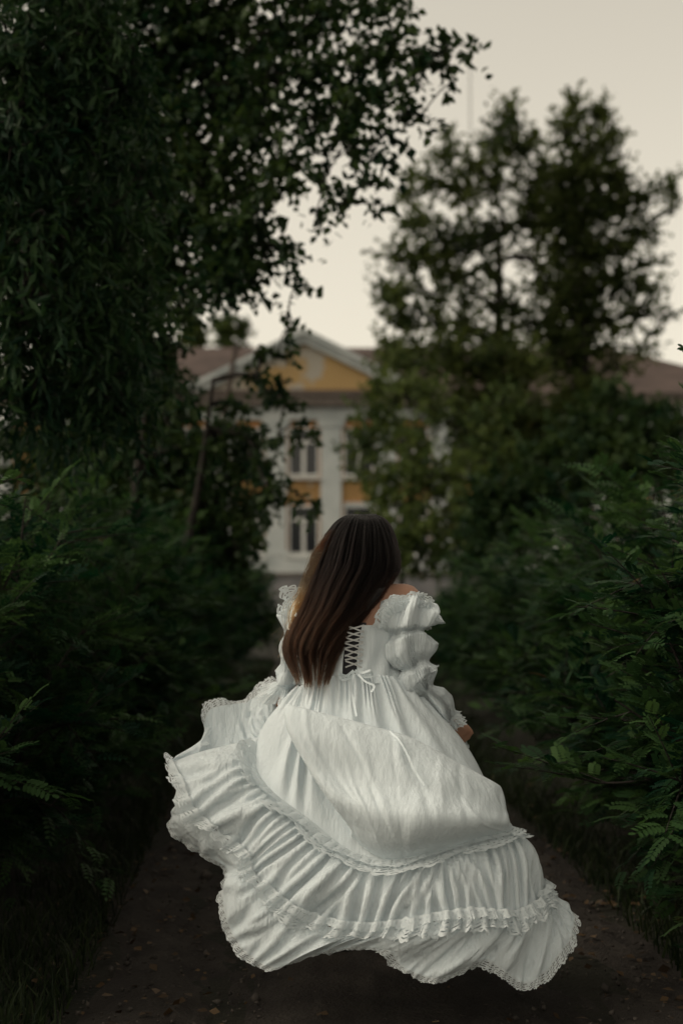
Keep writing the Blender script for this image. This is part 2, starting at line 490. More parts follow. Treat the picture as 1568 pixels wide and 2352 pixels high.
def window_meshes(h):
    w = 1.30
    fr = join_vf([box_vf(-w / 2, -w / 2 + .09, -.03, .05, 0, h), box_vf(w / 2 - .09, w / 2, -.03, .05, 0, h),
                  box_vf(-w / 2 + .09, w / 2 - .09, -.03, .05, 0, .10), box_vf(-w / 2 + .09, w / 2 - .09, -.03, .05, h - .1, h)])
    return dict(frame=fr, mullion=box_vf(-.075, .075, -.045, .045, .10, h * .68), transom=box_vf(-w / 2 + .09, w / 2 - .09, -.05, .04, h * .68, h * .68 + .14),
                pane_l=box_vf(-w / 2 + .09, -.075, 0, .012, .1, h * .68), pane_r=box_vf(.075, w / 2 - .09, 0, .012, .1, h * .68), pane_t=box_vf(-w / 2 + .09, w / 2 - .09, 0, .012, h * .68 + .14, h - .1))
for (z0, z1) in ((wu0, wu1), (wl0, wl1)):
    h = z1 - z0
    wm = window_meshes(h)
    me = {k: np_mesh(k, *v, M['glass' if 'pane' in k else 'frame'], smooth=False) for k, v in wm.items()}
    rv = np_mesh('surround', *join_vf([box_vf(-.83, -.65, -.06, .05, -.05, h), box_vf(.65, .83, -.06, .05, -.05, h), box_vf(-.83, .83, -.06, .05, h, h + .16)]), M['reveal'], smooth=False)
    si = np_mesh('sill', *box_vf(-.78, .78, -.26, .04, -.13, -.05), M['frame'], smooth=False)
    for k in range(-3, 9):
        w = obj('window', rv, bld); w.location = (k * BAY, 0, z0)
        w['label'] = 'dark window with white frame and orange surround'
        for nm in ('frame', 'mullion', 'transom', 'pane_l', 'pane_r', 'pane_t'):
            c = obj('pane' if 'pane' in nm else nm, me[nm], w); c.location = (0, -.07, 0)
        obj('sill', si, w)
# belt of white sills under the upper windows
part('belt', box_vf(BAY * .5 + .53, X1, -.12, .02, bz(1166), bz(1154)), 'white')
# pediment
PH, PW = bz(762) - Z_CO, 5.05
tym = np.array([[-PW + .5, -.35, Z_CO], [PW - .5, -.35, Z_CO], [0, -.35, Z_CO + PH - .35], [-PW + .5, 1.0, Z_CO], [PW - .5, 1.0, Z_CO], [0, 1.0, Z_CO + PH - .35]])
o = obj('tympanum', np_mesh('tympanum', tym, np.array([[0, 1, 2], [4, 3, 5], [0, 2, 5], [0, 5, 3], [1, 4, 5], [1, 5, 2]]), M['tymp'], smooth=False), bld)
o['label'] = 'yellow pediment field with a large peeled pale patch'
for s in (-1, 1):
    pr = []
    for (e0, e1, y0, t) in ((0, .20, -.80, .0), (.20, .50, -.60, 0)):
        a = np.array([s * PW, 0, Z_CO + .22]); b = np.array([0, 0, Z_CO + PH])
        nrm = np.array([-(b - a)[2], 0, (b - a)[0]]); nrm /= np.linalg.norm(nrm); nrm *= np.sign(nrm[2])
        q = [a - nrm * e0, b - np.array([0, 0, e0 * 1.1]), b - np.array([0, 0, e1 * 1.1]), a - nrm * e1]
        V = np.array([np.array([v[0], y, v[2]]) for y in (y0, 1.2) for v in q])
        F = np.array([[0, 1, 2, 3], [7, 6, 5, 4], [0, 4, 5, 1], [1, 5, 6, 2], [2, 6, 7, 3], [3, 7, 4, 0]])
        pr.append((V, F))
    part('raking_cornice', join_vf(pr), 'white')
# roofs: main hip roof and the gable behind the pediment
def hip(x0, x1, y0, y1, z, h, inset):
    ym = (y0 + y1) / 2
    V = np.array([[x0, y0, z], [x1, y0, z], [x1, y1, z], [x0, y1, z], [x0 + inset, ym, z + h], [x1 - inset, ym, z + h]])
    return V, [[0, 1, 5, 4], [2, 3, 4, 5]], [[1, 2, 5], [3, 0, 4]]
V, Q, T = hip(X0 - .5, X1 + .5, -.74, DEPTH + .5, Z_CO + .003, 3.0, 6.6)
F = [q[:3] for q in Q] + [[q[0], q[2], q[3]] for q in Q] + T + [[0, 3, 2], [0, 2, 1]]
o = obj('roof', np_mesh('roof', V, np.array(F), M['roof'], smooth=False), bld); o['label'] = 'faded red brown hipped sheet roof'
V = np.array([[-PW, -.7, Z_CO + .25], [PW, -.7, Z_CO + .25], [0, -.7, Z_CO + PH + .06], [-PW, 6, Z_CO + .25], [PW, 6, Z_CO + .25], [0, 6, Z_CO + PH + .06]])
obj('pediment_roof', np_mesh('pediment_roof', V, np.array([[0, 2, 5], [0, 5, 3], [2, 1, 4], [2, 4, 5]]), M['roof'], smooth=False), bld)

# leaning pole in front of the pediment, far mast
a, b = P(522, 912, 48), P(543, 793, 48)
gp = a + (a - b) * (a[2] / (b[2] - a[2]))
V, F = tube_vf(np.linspace(gp, b, 8), np.linspace(.13, .09, 8), 8)
o = obj('utility_pole', np_mesh('utility_pole', V, F, M['pole'])); tag(o, 'dark leaning wooden pole in front of the pediment', 'pole')
mt = empty('radio_mast', P(1084, 1345, 110)); mt.location.z = 0
top = float(P(1084, 150, 110)[2])
V = [tube_vf([[.35 * math.cos(a), .35 * math.sin(a), 0], [.05 * math.cos(a), .05 * math.sin(a), top]], .022, 5) for a in (0, 2.1, 4.2)]
obj('mast_leg', np_mesh('mast_leg', *join_vf(V), M['mast']), mt)
V = []
for i in range(60):
    z = top * i / 60; r = .35 - .3 * i / 60
    for k in range(3):
        a0, a1 = 2.1 * k, 2.1 * (k + 1)
        V.append(tube_vf([[r * math.cos(a0), r * math.sin(a0), z], [r * math.cos(a1), r * math.sin(a1), z + top / 60]], .008, 3))
obj('bracing', np_mesh('bracing', *join_vf(V), M['mast']), mt)
tag(mt, 'thin distant lattice mast rising behind the tall right-hand trees', 'mast')

# ------------------------------------------------------------------ vegetation
def leaf_template(kind):
    if kind == 'broad':      # poplar or lilac leaf, folded along the midrib
        V = np.array([[0, 0, 0], [.35, .36, .06], [1, 0, -.08], [.35, -.36, .06], [.7, .22, .02], [.7, -.22, .02]])
        F = np.array([[0, 2, 4], [0, 4, 1], [0, 3, 5], [0, 5, 2]])
    elif kind == 'narrow':
        V = np.array([[0, 0, 0], [.45, .13, .03], [1, 0, -.12], [.45, -.13, .03]])
        F = np.array([[0, 2, 1], [0, 3, 2]])
    elif kind == 'diamond':
        V = np.array([[0, 0, 0], [.45, .34, .05], [1, 0, -.06], [.45, -.34, .05]])
        F = np.array([[0, 2, 1], [0, 3, 2]])
    return V, F

def pinnate_template(pairs=6, fine=True):
    """compound leaf: leaflets in pairs on a drooping rachis, length 1"""
    Vs, Fs = [], []; o = 0
    xs = np.linspace(.22, .9, pairs)
    arc = lambda x: np.array([x, 0, .10 * math.sin(x * 2.2) - .16 * x * x])
    if fine:
        lv = np.array([[0, 0, 0], [.3, .24, .04], [.75, .23, .02], [1, 0, -.04], [.75, -.23, .02], [.3, -.24, .04]])
        lf = np.array([[0, 3, 2], [0, 2, 1], [0, 4, 3], [0, 5, 4]])
    else:
        lv = np.array([[0, 0, 0], [.5, .24, .03], [1, 0, -.03], [.5, -.24, .03]]); lf = np.array([[0, 2, 1], [0, 3, 2]])
    items = [(x, s) for x in xs for s in (-1, 1)] + [(1.0, 0)]
    for x, s in items:
        L = .30 * (1 - .35 * abs(x - .5)); a = s * math.radians(66)
        R = np.array([[math.cos(a), -math.sin(a), 0], [math.sin(a), math.cos(a), 0], [0, 0, 1]])
        v = (lv * L) @ R.T; v[:, 2] -= .12 * np.abs(v[:, 1])
        Vs.append(v + arc(x)); Fs.append(lf + o); o += len(lv)
    r = np.array([arc(x) for x in (0, .5, 1)])
    rv = np.concatenate([r + [0, .008, 0], r - [0, .008, 0]])
    Vs.append(rv); Fs.append(np.array([[0, 1, 4], [0, 4, 3], [1, 2, 5], [1, 5, 4]]) + o)
    return np.concatenate(Vs), np.concatenate(Fs)

def leaves_mesh(name, tmpl, pos, dirs, ups, size, mat, rnd):
    V0, F0 = tmpl
    R = frames(dirs, ups)
    V = np.einsum('nij,kj->nki', R, V0) * size[:, None, None] + pos[:, None]
    F = F0[None] + (np.arange(len(pos)) * len(V0))[:, None, None]
    return np_mesh(name, V.reshape(-1, 3), F.reshape(-1, 3), mat, rnd=np.repeat(rnd, len(V0)))

def bush_meshes(seed, h, r, n_stem, n_side, per, fine, leaf_len, lean=(0, 0)):
    """arching stems, side shoots, pinnate leaves in sprays along the shoots"""
    rng = np.random.default_rng(seed)
    stems, pos, dirs, rn, lsc = [], [], [], [], []
    for i in range(n_stem):
        a = i * 2.399 + rng.normal(0, .3); q = math.sqrt((i + .5) / n_stem)
        tip = np.array([math.cos(a) * q * r + lean[0], math.sin(a) * q * r + lean[1], h * (1.02 - .74 * q ** 3.2) * rng.uniform(.86, 1.08)])
        b = np.array([math.cos(a), math.sin(a), 0]) * .14 * rng.random()
        mid = b * .5 + tip * .5 + np.array([0, 0, .16 * h * q]) + rng.normal(0, .04, 3)
        pts = catmull([b, mid, tip], np.linspace(0, 2, 9))
        stems.append(tube_vf(pts, np.linspace(.012, .003, 9), 4))
        for j in range(n_side):
            t = rng.uniform(.12, 1.0) * 8; k = min(int(t), 7); f = t - k
            p0 = pts[k] * (1 - f) + pts[k + 1] * f
            out = p0 * [1, 1, 0]; out = out / (np.linalg.norm(out) + 1e-6)
            d = out * rng.uniform(.2, 1.0) + rng.normal(0, .55, 3) + [0, 0, rng.uniform(-.1, .6)]
            d /= np.linalg.norm(d); L = rng.uniform(.16, .38)
            sp = np.array([p0 + d * L * s + np.array([0, 0, -.10 * L * s * s]) for s in np.linspace(0, 1, 4)])
            stems.append(tube_vf(sp, np.linspace(.004, .0015, 4), 3))
            tone = np.clip(rng.normal(.36, .27), 0, .95); lsz = rng.uniform(.65, 1.25)
            for m in range(per):
                s = (m + .7) / per
                side = np.cross(d, [0, 0, 1]); side /= np.linalg.norm(side) + 1e-6
                ld = d * .75 + side * (1 if m % 2 else -1) * .85 + rng.normal(0, .25, 3) + [0, 0, .12]
                pos.append(p0 + d * L * s + np.array([0, 0, -.10 * L * s * s])); dirs.append(ld)
                lsc.append(lsz)
                rn.append(.99 if rng.random() < .0015 else np.clip(tone + rng.normal(0, .14), 0, .95))
    pos, dirs, rn = np.array(pos), np.array(dirs), np.array(rn)
    lsc = np.array(lsc); keep = pos[:, 2] > .08; pos, dirs, rn, lsc = pos[keep], dirs[keep], rn[keep], lsc[keep]
    ups = np.array([0, 0, 1.0]) + rng.normal(0, .3, (len(pos), 3))
    lm = leaves_mesh('leaves', pinnate_template(5 if not fine else 6, fine), pos, dirs, ups, leaf_len * lsc * rng.uniform(.8, 1.2, len(pos)), M['bushleaf'], rn)
    return lm, np_mesh('stems', *join_vf(stems), M['bark'])

o = obj('leaf_litter', LITTER()); tag(o, 'dry brown leaf litter gathered along the path edges', 'leaf litter', kind='stuff')
BUSH = [bush_meshes(21, 1.85, .80, 38, 22, 11, True, .086), bush_meshes(22, 1.75, .85, 34, 18, 10, False, .105),
        bush_meshes(23, 1.55, .80, 32, 18, 10, False, .105), bush_meshes(24, 1.95, .75, 32, 18, 10, False, .105)]
def bush(x, y, kind, s, rz, label, group, sz=1.0):
    o = empty('hedge_bush', (x, y, -.02), rz); o.scale = (s, s, s * sz)
    lm, sm = BUSH[kind]
    obj('leaves', lm, o); obj('stems', sm, o)
    tag(o, label, 'bush', group)
RB, LB = 'feathery-leaved bushes along the right of the path', 'feathery-leaved bushes along the left of the path'
ORD = ['nearest', 'second', 'third', 'fourth', 'fifth', 'sixth', 'seventh', 'eighth', 'ninth', 'tenth', 'eleventh', 'twelfth']
right = [(1.66, 4.85, 0, 1.03, .3, 1.0), (1.78, 5.95, 0, 1.05, 2.0, .96), (1.84, 7.1, 1, 1.10, 1.1, .97), (1.90, 8.5, 0, 1.12, 4.1, .96), (1.95, 10.1, 3, 1.10, .5, .93),
         (2.0, 12.0, 1, 1.12, 2.5, .98), (1.95, 14.2, 2, 1.15, 5.2, 1.02), (1.85, 16.8, 1, 1.05, .2, .88), (1.75, 19.8, 2, 1.05, 3.3, .86), (1.65, 23.5, 2, 1.1, 1.7, .72), (1.5, 28, 2, 1.2, .9, .62)]
left = [(-1.92, 4.85, 0, 1.05, 2.6, 1.0), (-1.80, 6.2, 1, 1.06, 1.9, 1.0), (-1.70, 7.4, 1, 1.06, .7, 1.0), (-1.68, 8.6, 0, 1.05, 3.6, .98), (-1.80, 9.9, 3, 1.08, 2.2, 1.02),  # first bush added to shade the ground at lower left
        (-1.88, 11.4, 2, 1.15, .9, 1.1), (-1.85, 13.0, 1, 1.1, 5.0, 1.05), (-1.85, 14.8, 1, 1.1, 2.9, 1.1), (-1.85, 17.0, 3, 1.1, 4.4, 1.0), (-1.95, 20.5, 2, 1.25, .1, 1.0), (-2.15, 25, 2, 1.35, 2.1, .9)]
for i, (x, y, k, s, rz, sz) in enumerate(right):
    bush(x, y, k, s, rz, ('sharp feathery-leaved green bush at the right edge of the picture, nearest the camera' if i == 0 else
         'dark green feathery-leaved bush right of the path, %s from the camera' % ORD[i]), RB, sz)
for i, (x, y, k, s, rz, sz) in enumerate(left):
    bush(x, y, k, s, rz, ('dark feathery-leaved bush added at the left edge to shade the ground, nearest the camera' if i == 0 else
         'dark green feathery-leaved bush left of the path, %s from the camera' % ORD[i]), LB, sz)

def tree(name, label, cat, base, trunk_top, r0, blobs, tmpl, mat, size, seed, group=None, droop=.0, twig=(.25, .55), per=(8, 14), upright=.0, spread=.8, limb_r=.05):
    """blobs: (x, y, z, rx, ry, rz, twigs) in world metres; every blob is a bough of leafy twigs carried by a limb"""
    rng = np.random.default_rng(seed)
    base, top = np.array(base, float), np.array(trunk_top, float)
    t = empty(name, base)
    tag(t, label, cat, group)
    tp = catmull([base, base * .66 + top * .34 + rng.normal(0, .05, 3) * [1, 1, 0], base * .33 + top * .67 + rng.normal(0, .08, 3) * [1, 1, 0], top], np.linspace(0, 3, 16))
    wood = [tube_vf(tp - base, np.linspace(r0, r0 * .22, 16) * (1 + .8 * np.exp(-np.linspace(0, 12, 16))), 9)]
    pos, dirs, rn = [], [], []
    nodes = [(q_, limb_r, 0) for q_ in tp[4:]]                     # where a bough may spring from
    order = sorted(blobs, key=lambda b_: np.linalg.norm(np.array(b_[:2]) - top[:2]) + .3 * abs(b_[2] - top[2]))
    for (x, y, z, rx, ry, rz, nt_) in order:
        c = np.array([x, y, z]); rad = np.array([rx, ry, rz])
        cost = [np.linalg.norm(c - q_) * (1 + .5 * (q_[2] > c[2] + .1)) + .12 * lv * np.linalg.norm(rad) for q_, _, lv in nodes]
        k = int(np.argmin(cost)); s0, lr, lv = nodes[k]
        m = (s0 + c) / 2 + np.array([0, 0, .10 * np.linalg.norm(c - s0)]) + rng.normal(0, .05, 3) * np.linalg.norm(c - s0)
        lp = catmull([s0, m, c], np.linspace(0, 2, 9))
        l1 = max(lr * .66, .006)
        wood.append(tube_vf(lp - base, np.linspace(lr * .85, l1, 9), 6))
        nodes.append((c, l1, lv + 1))
        tone0 = rng.normal(.4, .12)
        for j in range(int(nt_)):
            u = rng.normal(size=3); u /= np.linalg.norm(u); q = rng.random() ** .45
            p1 = c + u * rad * q
            if j % 3 == 0:
                a = lp[rng.integers(5, 9)]
                am = (a + p1) / 2 + rng.normal(0, .05, 3)
                wood.append(tube_vf(catmull([a, am, p1], np.linspace(0, 2, 5)) - base, np.linspace(min(l1, .012), .003, 5), 4))
            d = u * spread + rng.normal(0, .5, 3) + np.array([0, 0, upright]); d /= np.linalg.norm(d)
            L = rng.uniform(*twig); nl = rng.integers(*per)
            s = (np.arange(nl) + .5) / nl
            pp = p1 + d * (L * (s - .4))[:, None] + np.array([0, 0, -1.0]) * (droop * L * s * s)[:, None]
            ld = d * .5 + rng.normal(0, .75, (nl, 3)) + np.array([0, 0, -droop * .9])
            pos.append(pp - base); dirs.append(ld)
            tn = np.clip(tone0 + rng.normal(0, .16), 0, .85)
            rn.append(np.clip(tn + rng.normal(0, .14, nl), 0, .95))
    pos, dirs, rn = np.concatenate(pos), np.concatenate(dirs), np.concatenate(rn)
    ups = rng.normal(0, 1, (len(pos), 3)) + [0, 0, .6]
    lm = leaves_mesh('crown', leaf_template(tmpl), pos, dirs, ups, size * rng.uniform(.65, 1.25, len(pos)), mat, rn)
    obj('trunk', np_mesh('trunk', *join_vf(wood), M['bark']), t)
    obj('crown', lm, t)
    return t

def blobs_px(rows, density):
    """(px, py, rx, ry, depth[, factor]) measured on the photograph -> boughs in metres"""
    out = []
    for r in rows:
        px, py, rx, ry, d = r[:5]; f = r[5] if len(r) > 5 else 1
        c = P(px, py, d); k = d / FOCAL
        a, b = rx * k, ry * k
        if px > 560 and 8 < d < 10.5: f *= .62                 # the outer boughs are thin enough to show the sky
        out.append((c[0], c[1], c[2], a, (a + b) * .5 + .12, b, max(3, density * f * a * b)))
    return out

# overhanging poplar on the left: boughs that reach over the path
rows = [(1010, 118, 66, 38, 9.6), (1058, 98, 26, 20, 9.6), (1035, 190, 22, 30, 9.6, .8), (965, 150, 40, 34, 9.6), (905, 90, 60, 50, 9.7, .9), (860, 30, 80, 50, 9.8),
        (880, 215, 80, 46, 9.6, 1.1), (940, 262, 26, 40, 9.6), (968, 262, 12, 8, 9.6, .8), (830, 150, 80, 60, 9.8, .8), (800, 250, 80, 55, 9.7, .9), (870, 330, 34, 55, 9.6), (868, 420, 20, 45, 9.6),
        (880, 470, 8, 14, 9.6), (790, 340, 70, 45, 9.7, .9), (720, 270, 80, 60, 9.8, .8), (740, 180, 90, 60, 9.9, .8), (730, 70, 90, 60, 10, .9), (640, 60, 90, 70, 10), (640, 170, 90, 80, 10, .9),
        (740, 420, 46, 36, 9.7), (728, 480, 18, 36, 9.7), (800, 440, 30, 26, 9.6), (790, 470, 12, 20, 9.6), (660, 380, 70, 50, 9.8, .9), (600, 290, 90, 70, 10), (610, 440, 70, 60, 10, .9),
        (560, 520, 80, 60, 10), (630, 560, 50, 40, 9.9, .8), (670, 590, 26, 40, 9.8), (680, 650, 20, 36, 9.8), (600, 610, 44, 34, 9.9, .7), (560, 640, 50, 40, 10, .8), (500, 640, 60, 50, 10),
        (440, 690, 40, 30, 10.2, .7), (520, 560, 70, 60, 10.2), (500, 400, 110, 100, 10.4), (520, 200, 110, 110, 10.4), (500, 60, 110, 80, 10.4), (400, 100, 110, 110, 10.6), (380, 300, 120, 120, 10.6),
        (400, 500, 110, 110, 10.6), (400, 640, 90, 80, 10.6), (260, 160, 140, 140, 10.8), (250, 420, 140, 140, 10.8), (270, 640, 130, 120, 10.8), (100, 300, 140, 160, 11), (80, 560, 140, 140, 11), (340, 790, 60, 60, 10.8), (250, 820, 120, 100, 11),
        (660, 740, 18, 16, 9.8), (700, -60, 160, 80, 10), (450, -80, 180, 100, 10.4), (200, -60, 200, 130, 10.8), (900, -40, 80, 50, 9.8)]
tree('overhanging_poplar', 'big dark poplar on the left whose boughs reach over the path against the sky', 'tree', (-3.3, 10.8, 0), (-2.6, 10.6, 6.4), .22,
     blobs_px(rows, 1150), 'broad', M['poplar'], .070, 31, droop=.35, twig=(.16, .36), per=(7, 13))
# narrow-leaved tree at the left edge, nearer
rows = [(60, 120, 150, 130, 7.0), (200, 60, 120, 100, 7.2), (40, 330, 130, 120, 6.9), (190, 280, 110, 110, 7.2), (300, 180, 90, 110, 7.4, .8), (80, 540, 130, 110, 6.9), (230, 500, 110, 110, 7.2), (330, 400, 70, 90, 7.5, .7),
        (60, 740, 130, 110, 7.0), (220, 720, 110, 110, 7.3), (330, 640, 60, 80, 7.6, .7), (90, 900, 120, 80, 7.2), (260, 900, 100, 90, 7.5), (-150, 300, 150, 250, 7.2), (-150, 700, 150, 220, 7.2), (60, -80, 200, 90, 7.2), (330, 820, 50, 60, 7.7, .7)]
tree('willow_tree', 'dark narrow-leaved willow filling the upper left edge of the picture', 'tree', (-2.75, 7.6, 0), (-2.35, 7.4, 4.9), .16,
     blobs_px(rows, 1500), 'narrow', M['willow'], .095, 32, droop=.9, twig=(.2, .42), per=(8, 14))
# smaller trees farther down the left side
GL = 'trees down the left of the path'
rows = [(405, 960, 60, 50, 13.5), (490, 985, 50, 40, 13.3, .7), (590, 1000, 40, 36, 13), (480, 1030, 90, 60, 13.5), (560, 1080, 70, 50, 13.2), (610, 1140, 40, 36, 13), (480, 1150, 90, 70, 13.5), (560, 1180, 60, 50, 13.4), (400, 1080, 90, 100, 14), (380, 920, 80, 80, 14), (330, 1180, 100, 90, 14), (450, 1240, 100, 70, 13.6), (540, 1270, 50, 50, 13.4),
        (620, 1060, 20, 30, 12.8), (370, 850, 40, 50, 14, .8), (300, 1000, 100, 90, 14.2), (200, 1050, 120, 120, 14.4)]
tree('roadside_tree', 'dark bushy tree left of the path just before the building', 'tree', (-2.2, 13.8, 0), (-1.9, 13.7, 3.0), .11, blobs_px(rows, 560), 'broad', M['poplar'], .085, 33, GL, droop=.4, twig=(.2, .4))
rows = [(590, 865, 24, 26, 12.4), (645, 880, 20, 30, 12.2), (600, 820, 18, 22, 12.4), (640, 810, 16, 26, 12.2), (668, 748, 9, 10, 12.2), (660, 920, 22, 22, 12.2), (695, 968, 22, 18, 12.0), (715, 1005, 14, 14, 12.0), (680, 1010, 14, 12, 12.0),
        (615, 900, 16, 16, 12.3), (545, 930, 30, 22, 12.8), (650, 1105, 18, 14, 12.2), (695, 1140, 26, 14, 12.1), (722, 1165, 9, 9, 12.1), (620, 1130, 16, 16, 12.2), (590, 1060, 24, 24, 12.6), (500, 1010, 50, 50, 13), (560, 1000, 26, 30, 12.8), (640, 1000, 12, 16, 12.2)]
tree('slender_tree', 'slender dark tree whose leafy sprays hang in front of the pediment', 'tree', (-1.75, 13.0, 0), (-1.15, 12.7, 3.2), .07, blobs_px(rows, 950), 'broad', M['poplar'], .075, 34, GL, droop=.45, twig=(.12, .24), per=(6, 11), limb_r=.03)
rows = [(520, 1290, 60, 60, 21), (570, 1350, 40, 60, 21), (600, 1420, 30, 50, 20.5), (480, 1350, 70, 80, 21), (540, 1430, 60, 60, 20.5), (430, 1270, 80, 80, 21.5), (560, 1240, 40, 40, 21.5), (380, 1360, 90, 90, 21.5)]
tree('thicket_shrub', 'dark shrub at the left end of the path below the building', 'shrub', (-1.9, 21, 0), (-1.9, 21, 1.2), .06, blobs_px(rows, 330), 'broad', M['poplar'], .10, 35, None, twig=(.2, .45), limb_r=.03)

rows = [(60, 1000, 120, 110, 17), (200, 960, 120, 110, 17), (330, 980, 110, 110, 17.5), (60, 1150, 120, 110, 17), (200, 1130, 120, 110, 17), (330, 1120, 110, 100, 17.5), (60, 830, 120, 110, 17), (230, 800, 120, 110, 17.5), (310, 850, 70, 80, 17.5), (130, 1250, 140, 80, 17), (300, 1250, 120, 80, 17), (60, 650, 130, 120, 16.5), (230, 620, 130, 120, 16.5), (60, 440, 130, 120, 16.5), (240, 420, 130, 120, 16.5), (100, 250, 140, 110, 16.5)]
tree('broad_tree', 'dark broad tree behind the left bushes in front of the building wing', 'tree', (-3.6, 17.4, 0), (-3.3, 17.0, 5.6), .17, blobs_px(rows, 170), 'broad', M['poplar'], .11, 36, GL, droop=.3, twig=(.3, .55), limb_r=.05)

# tall poplars on the right
GR = 'tall poplars right of the path'
rows = [(1165, 250, 22, 40, 33), (1150, 320, 50, 50, 33, .9), (1200, 340, 50, 50, 33, .8), (1025, 350, 28, 46, 32), (1000, 420, 50, 40, 32, .9), (940, 440, 30, 40, 31.5, .9), (1060, 440, 50, 50, 32.5, .8), (1130, 420, 50, 50, 33, .8),
        (960, 510, 44, 40, 31.5), (1020, 560, 50, 40, 32), (1030, 620, 60, 36, 32), (905, 590, 44, 36, 31, .7), (890, 660, 34, 30, 31, .7), (940, 660, 36, 30, 31.2, .6), (1090, 540, 50, 46, 33, .6), (1160, 520, 46, 50, 33, .7), (1210, 450, 44, 60, 33, .7), (1230, 600, 40, 50, 33, .5),
        (930, 730, 50, 40, 31), (1010, 740, 50, 36, 31.5, .8), (1070, 680, 40, 40, 32, .7), (1080, 760, 50, 40, 32), (1180, 700, 60, 46, 32.5, .55), (1150, 780, 60, 40, 32.5, .8), (1230, 740, 40, 50, 33, .6), (890, 790, 30, 30, 31, .8), (960, 810, 70, 40, 31), (1060, 850, 80, 50, 31.5), (1170, 860, 80, 60, 32), (1100, 940, 90, 60, 31.5), (1190, 980, 90, 70, 32), (1120, 1050, 90, 60, 32), (1200, 1110, 90, 60, 32), (1090, 380, 40, 40, 32.5, .7), (1230, 520, 40, 50, 33, .7), (1120, 610, 46, 40, 32.5, .6), (980, 590, 40, 36, 31.5, .8), (1140, 700, 40, 36, 32.3, .5), (1000, 680, 36, 30, 31.5, .7), (1240, 400, 36, 46, 33, .8), (1245, 480, 36, 46, 33, .8), (1250, 650, 36, 50, 33, .7), (900, 830, 40, 34, 29.5, .9), (960, 870, 50, 40, 29.5, .9), (1040, 800, 50, 40, 30, .9), (1120, 820, 50, 40, 30.5, .9), (1200, 820, 50, 40, 30.5, .9), (910, 700, 40, 34, 30.5, .8), (1060, 560, 40, 40, 32, .7), (950, 590, 36, 30, 31.5, .8)]
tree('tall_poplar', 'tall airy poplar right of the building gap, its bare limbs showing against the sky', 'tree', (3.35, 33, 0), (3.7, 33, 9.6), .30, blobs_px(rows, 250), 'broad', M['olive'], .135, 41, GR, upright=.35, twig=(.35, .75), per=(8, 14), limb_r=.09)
rows = [(1312, 245, 24, 38, 34), (1383, 250, 22, 38, 34), (1300, 310, 50, 46, 34), (1385, 320, 44, 50, 34), (1345, 390, 70, 60, 34, 1.2), (1410, 410, 36, 60, 34), (1290, 430, 44, 60, 34), (1340, 490, 80, 60, 34, 1.2), (1430, 480, 46, 40, 34), (1480, 450, 40, 30, 34), (1535, 440, 28, 26, 33.5), (1545, 480, 18, 20, 33.5, .8),
        (1300, 560, 60, 60, 34, 1.2), (1390, 570, 70, 50, 34, 1.1), (1470, 530, 46, 36, 34, .9), (1330, 650, 70, 60, 34, 1.2), (1420, 650, 60, 44, 34), (1490, 600, 40, 24, 33.6, .7), (1500, 660, 40, 24, 33.6, .7), (1520, 720, 30, 20, 33.6, .7), (1320, 740, 60, 60, 34, 1.1), (1400, 740, 60, 40, 34, .8), (1460, 720, 40, 30, 34, .8), (1500, 760, 26, 20, 33.8, .5), (1380, 800, 50, 36, 34, .7), (1470, 800, 40, 24, 34, .6), (1290, 830, 60, 50, 34), (1330, 900, 80, 50, 33.5), (1260, 980, 90, 70, 33), (1350, 1020, 90, 70, 33), (1280, 1100, 90, 70, 33), (1420, 840, 50, 30, 33.5, .6), (1280, 690, 40, 50, 33.6), (1270, 500, 40, 50, 33.8), (1270, 780, 50, 50, 33.3)]
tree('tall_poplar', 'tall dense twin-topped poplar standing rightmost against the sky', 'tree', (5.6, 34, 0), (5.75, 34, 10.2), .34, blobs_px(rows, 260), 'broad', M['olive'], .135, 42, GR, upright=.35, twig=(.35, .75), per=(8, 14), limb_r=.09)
# lilac-like shrubs in front of them, catching the light
GS = 'light green shrubs before the building'
rows = [(860, 950, 50, 60, 27), (840, 1020, 50, 50, 27), (920, 900, 60, 50, 27), (940, 1000, 70, 60, 26.5), (880, 1100, 50, 60, 26.5), (960, 1110, 80, 70, 26), (890, 1190, 50, 60, 26), (970, 1210, 70, 60, 25.5), (1040, 1180, 60, 60, 25.5), (1050, 1090, 60, 60, 26), (930, 1270, 50, 50, 25.5), (1000, 1280, 50, 46, 25.5), (1070, 1250, 50, 50, 25.5), (860, 880, 30, 26, 27, .8), (1000, 930, 50, 50, 27), (830, 1080, 24, 30, 26.8, .7), (1080, 990, 60, 60, 27, .8), (1140, 1050, 60, 60, 26.5, .8), (1130, 1150, 60, 60, 26, .8), (1150, 930, 60, 50, 27.5, .5)]
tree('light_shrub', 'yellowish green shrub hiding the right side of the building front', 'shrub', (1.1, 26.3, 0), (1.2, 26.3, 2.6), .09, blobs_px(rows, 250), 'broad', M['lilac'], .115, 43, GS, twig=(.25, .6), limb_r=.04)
rows = [(1130, 1130, 60, 60, 24), (1200, 1160, 70, 60, 24), (1120, 1210, 60, 60, 24), (1190, 1240, 60, 50, 23.5), (1090, 1290, 50, 40, 23.5), (1270, 1150, 60, 70, 24), (1340, 1080, 70, 70, 24), (1330, 1000, 70, 60, 24.5), (1420, 1000, 70, 60, 24), (1430, 1090, 80, 70, 23.5), (1520, 1000, 70, 50, 23.5), (1540, 1080, 60, 60, 23), (1400, 920, 60, 40, 24.5, .8), (1480, 940, 60, 30, 24, .8), (1250, 1060, 70, 60, 25)]
tree('dark_shrub', 'dark green shrub thicket below the tall poplars on the right', 'shrub', (3.9, 24, 0), (3.9, 24, 2.4), .1, blobs_px(rows, 420), 'broad', M['poplar'], .13, 44, None, twig=(.25, .6), limb_r=.04)
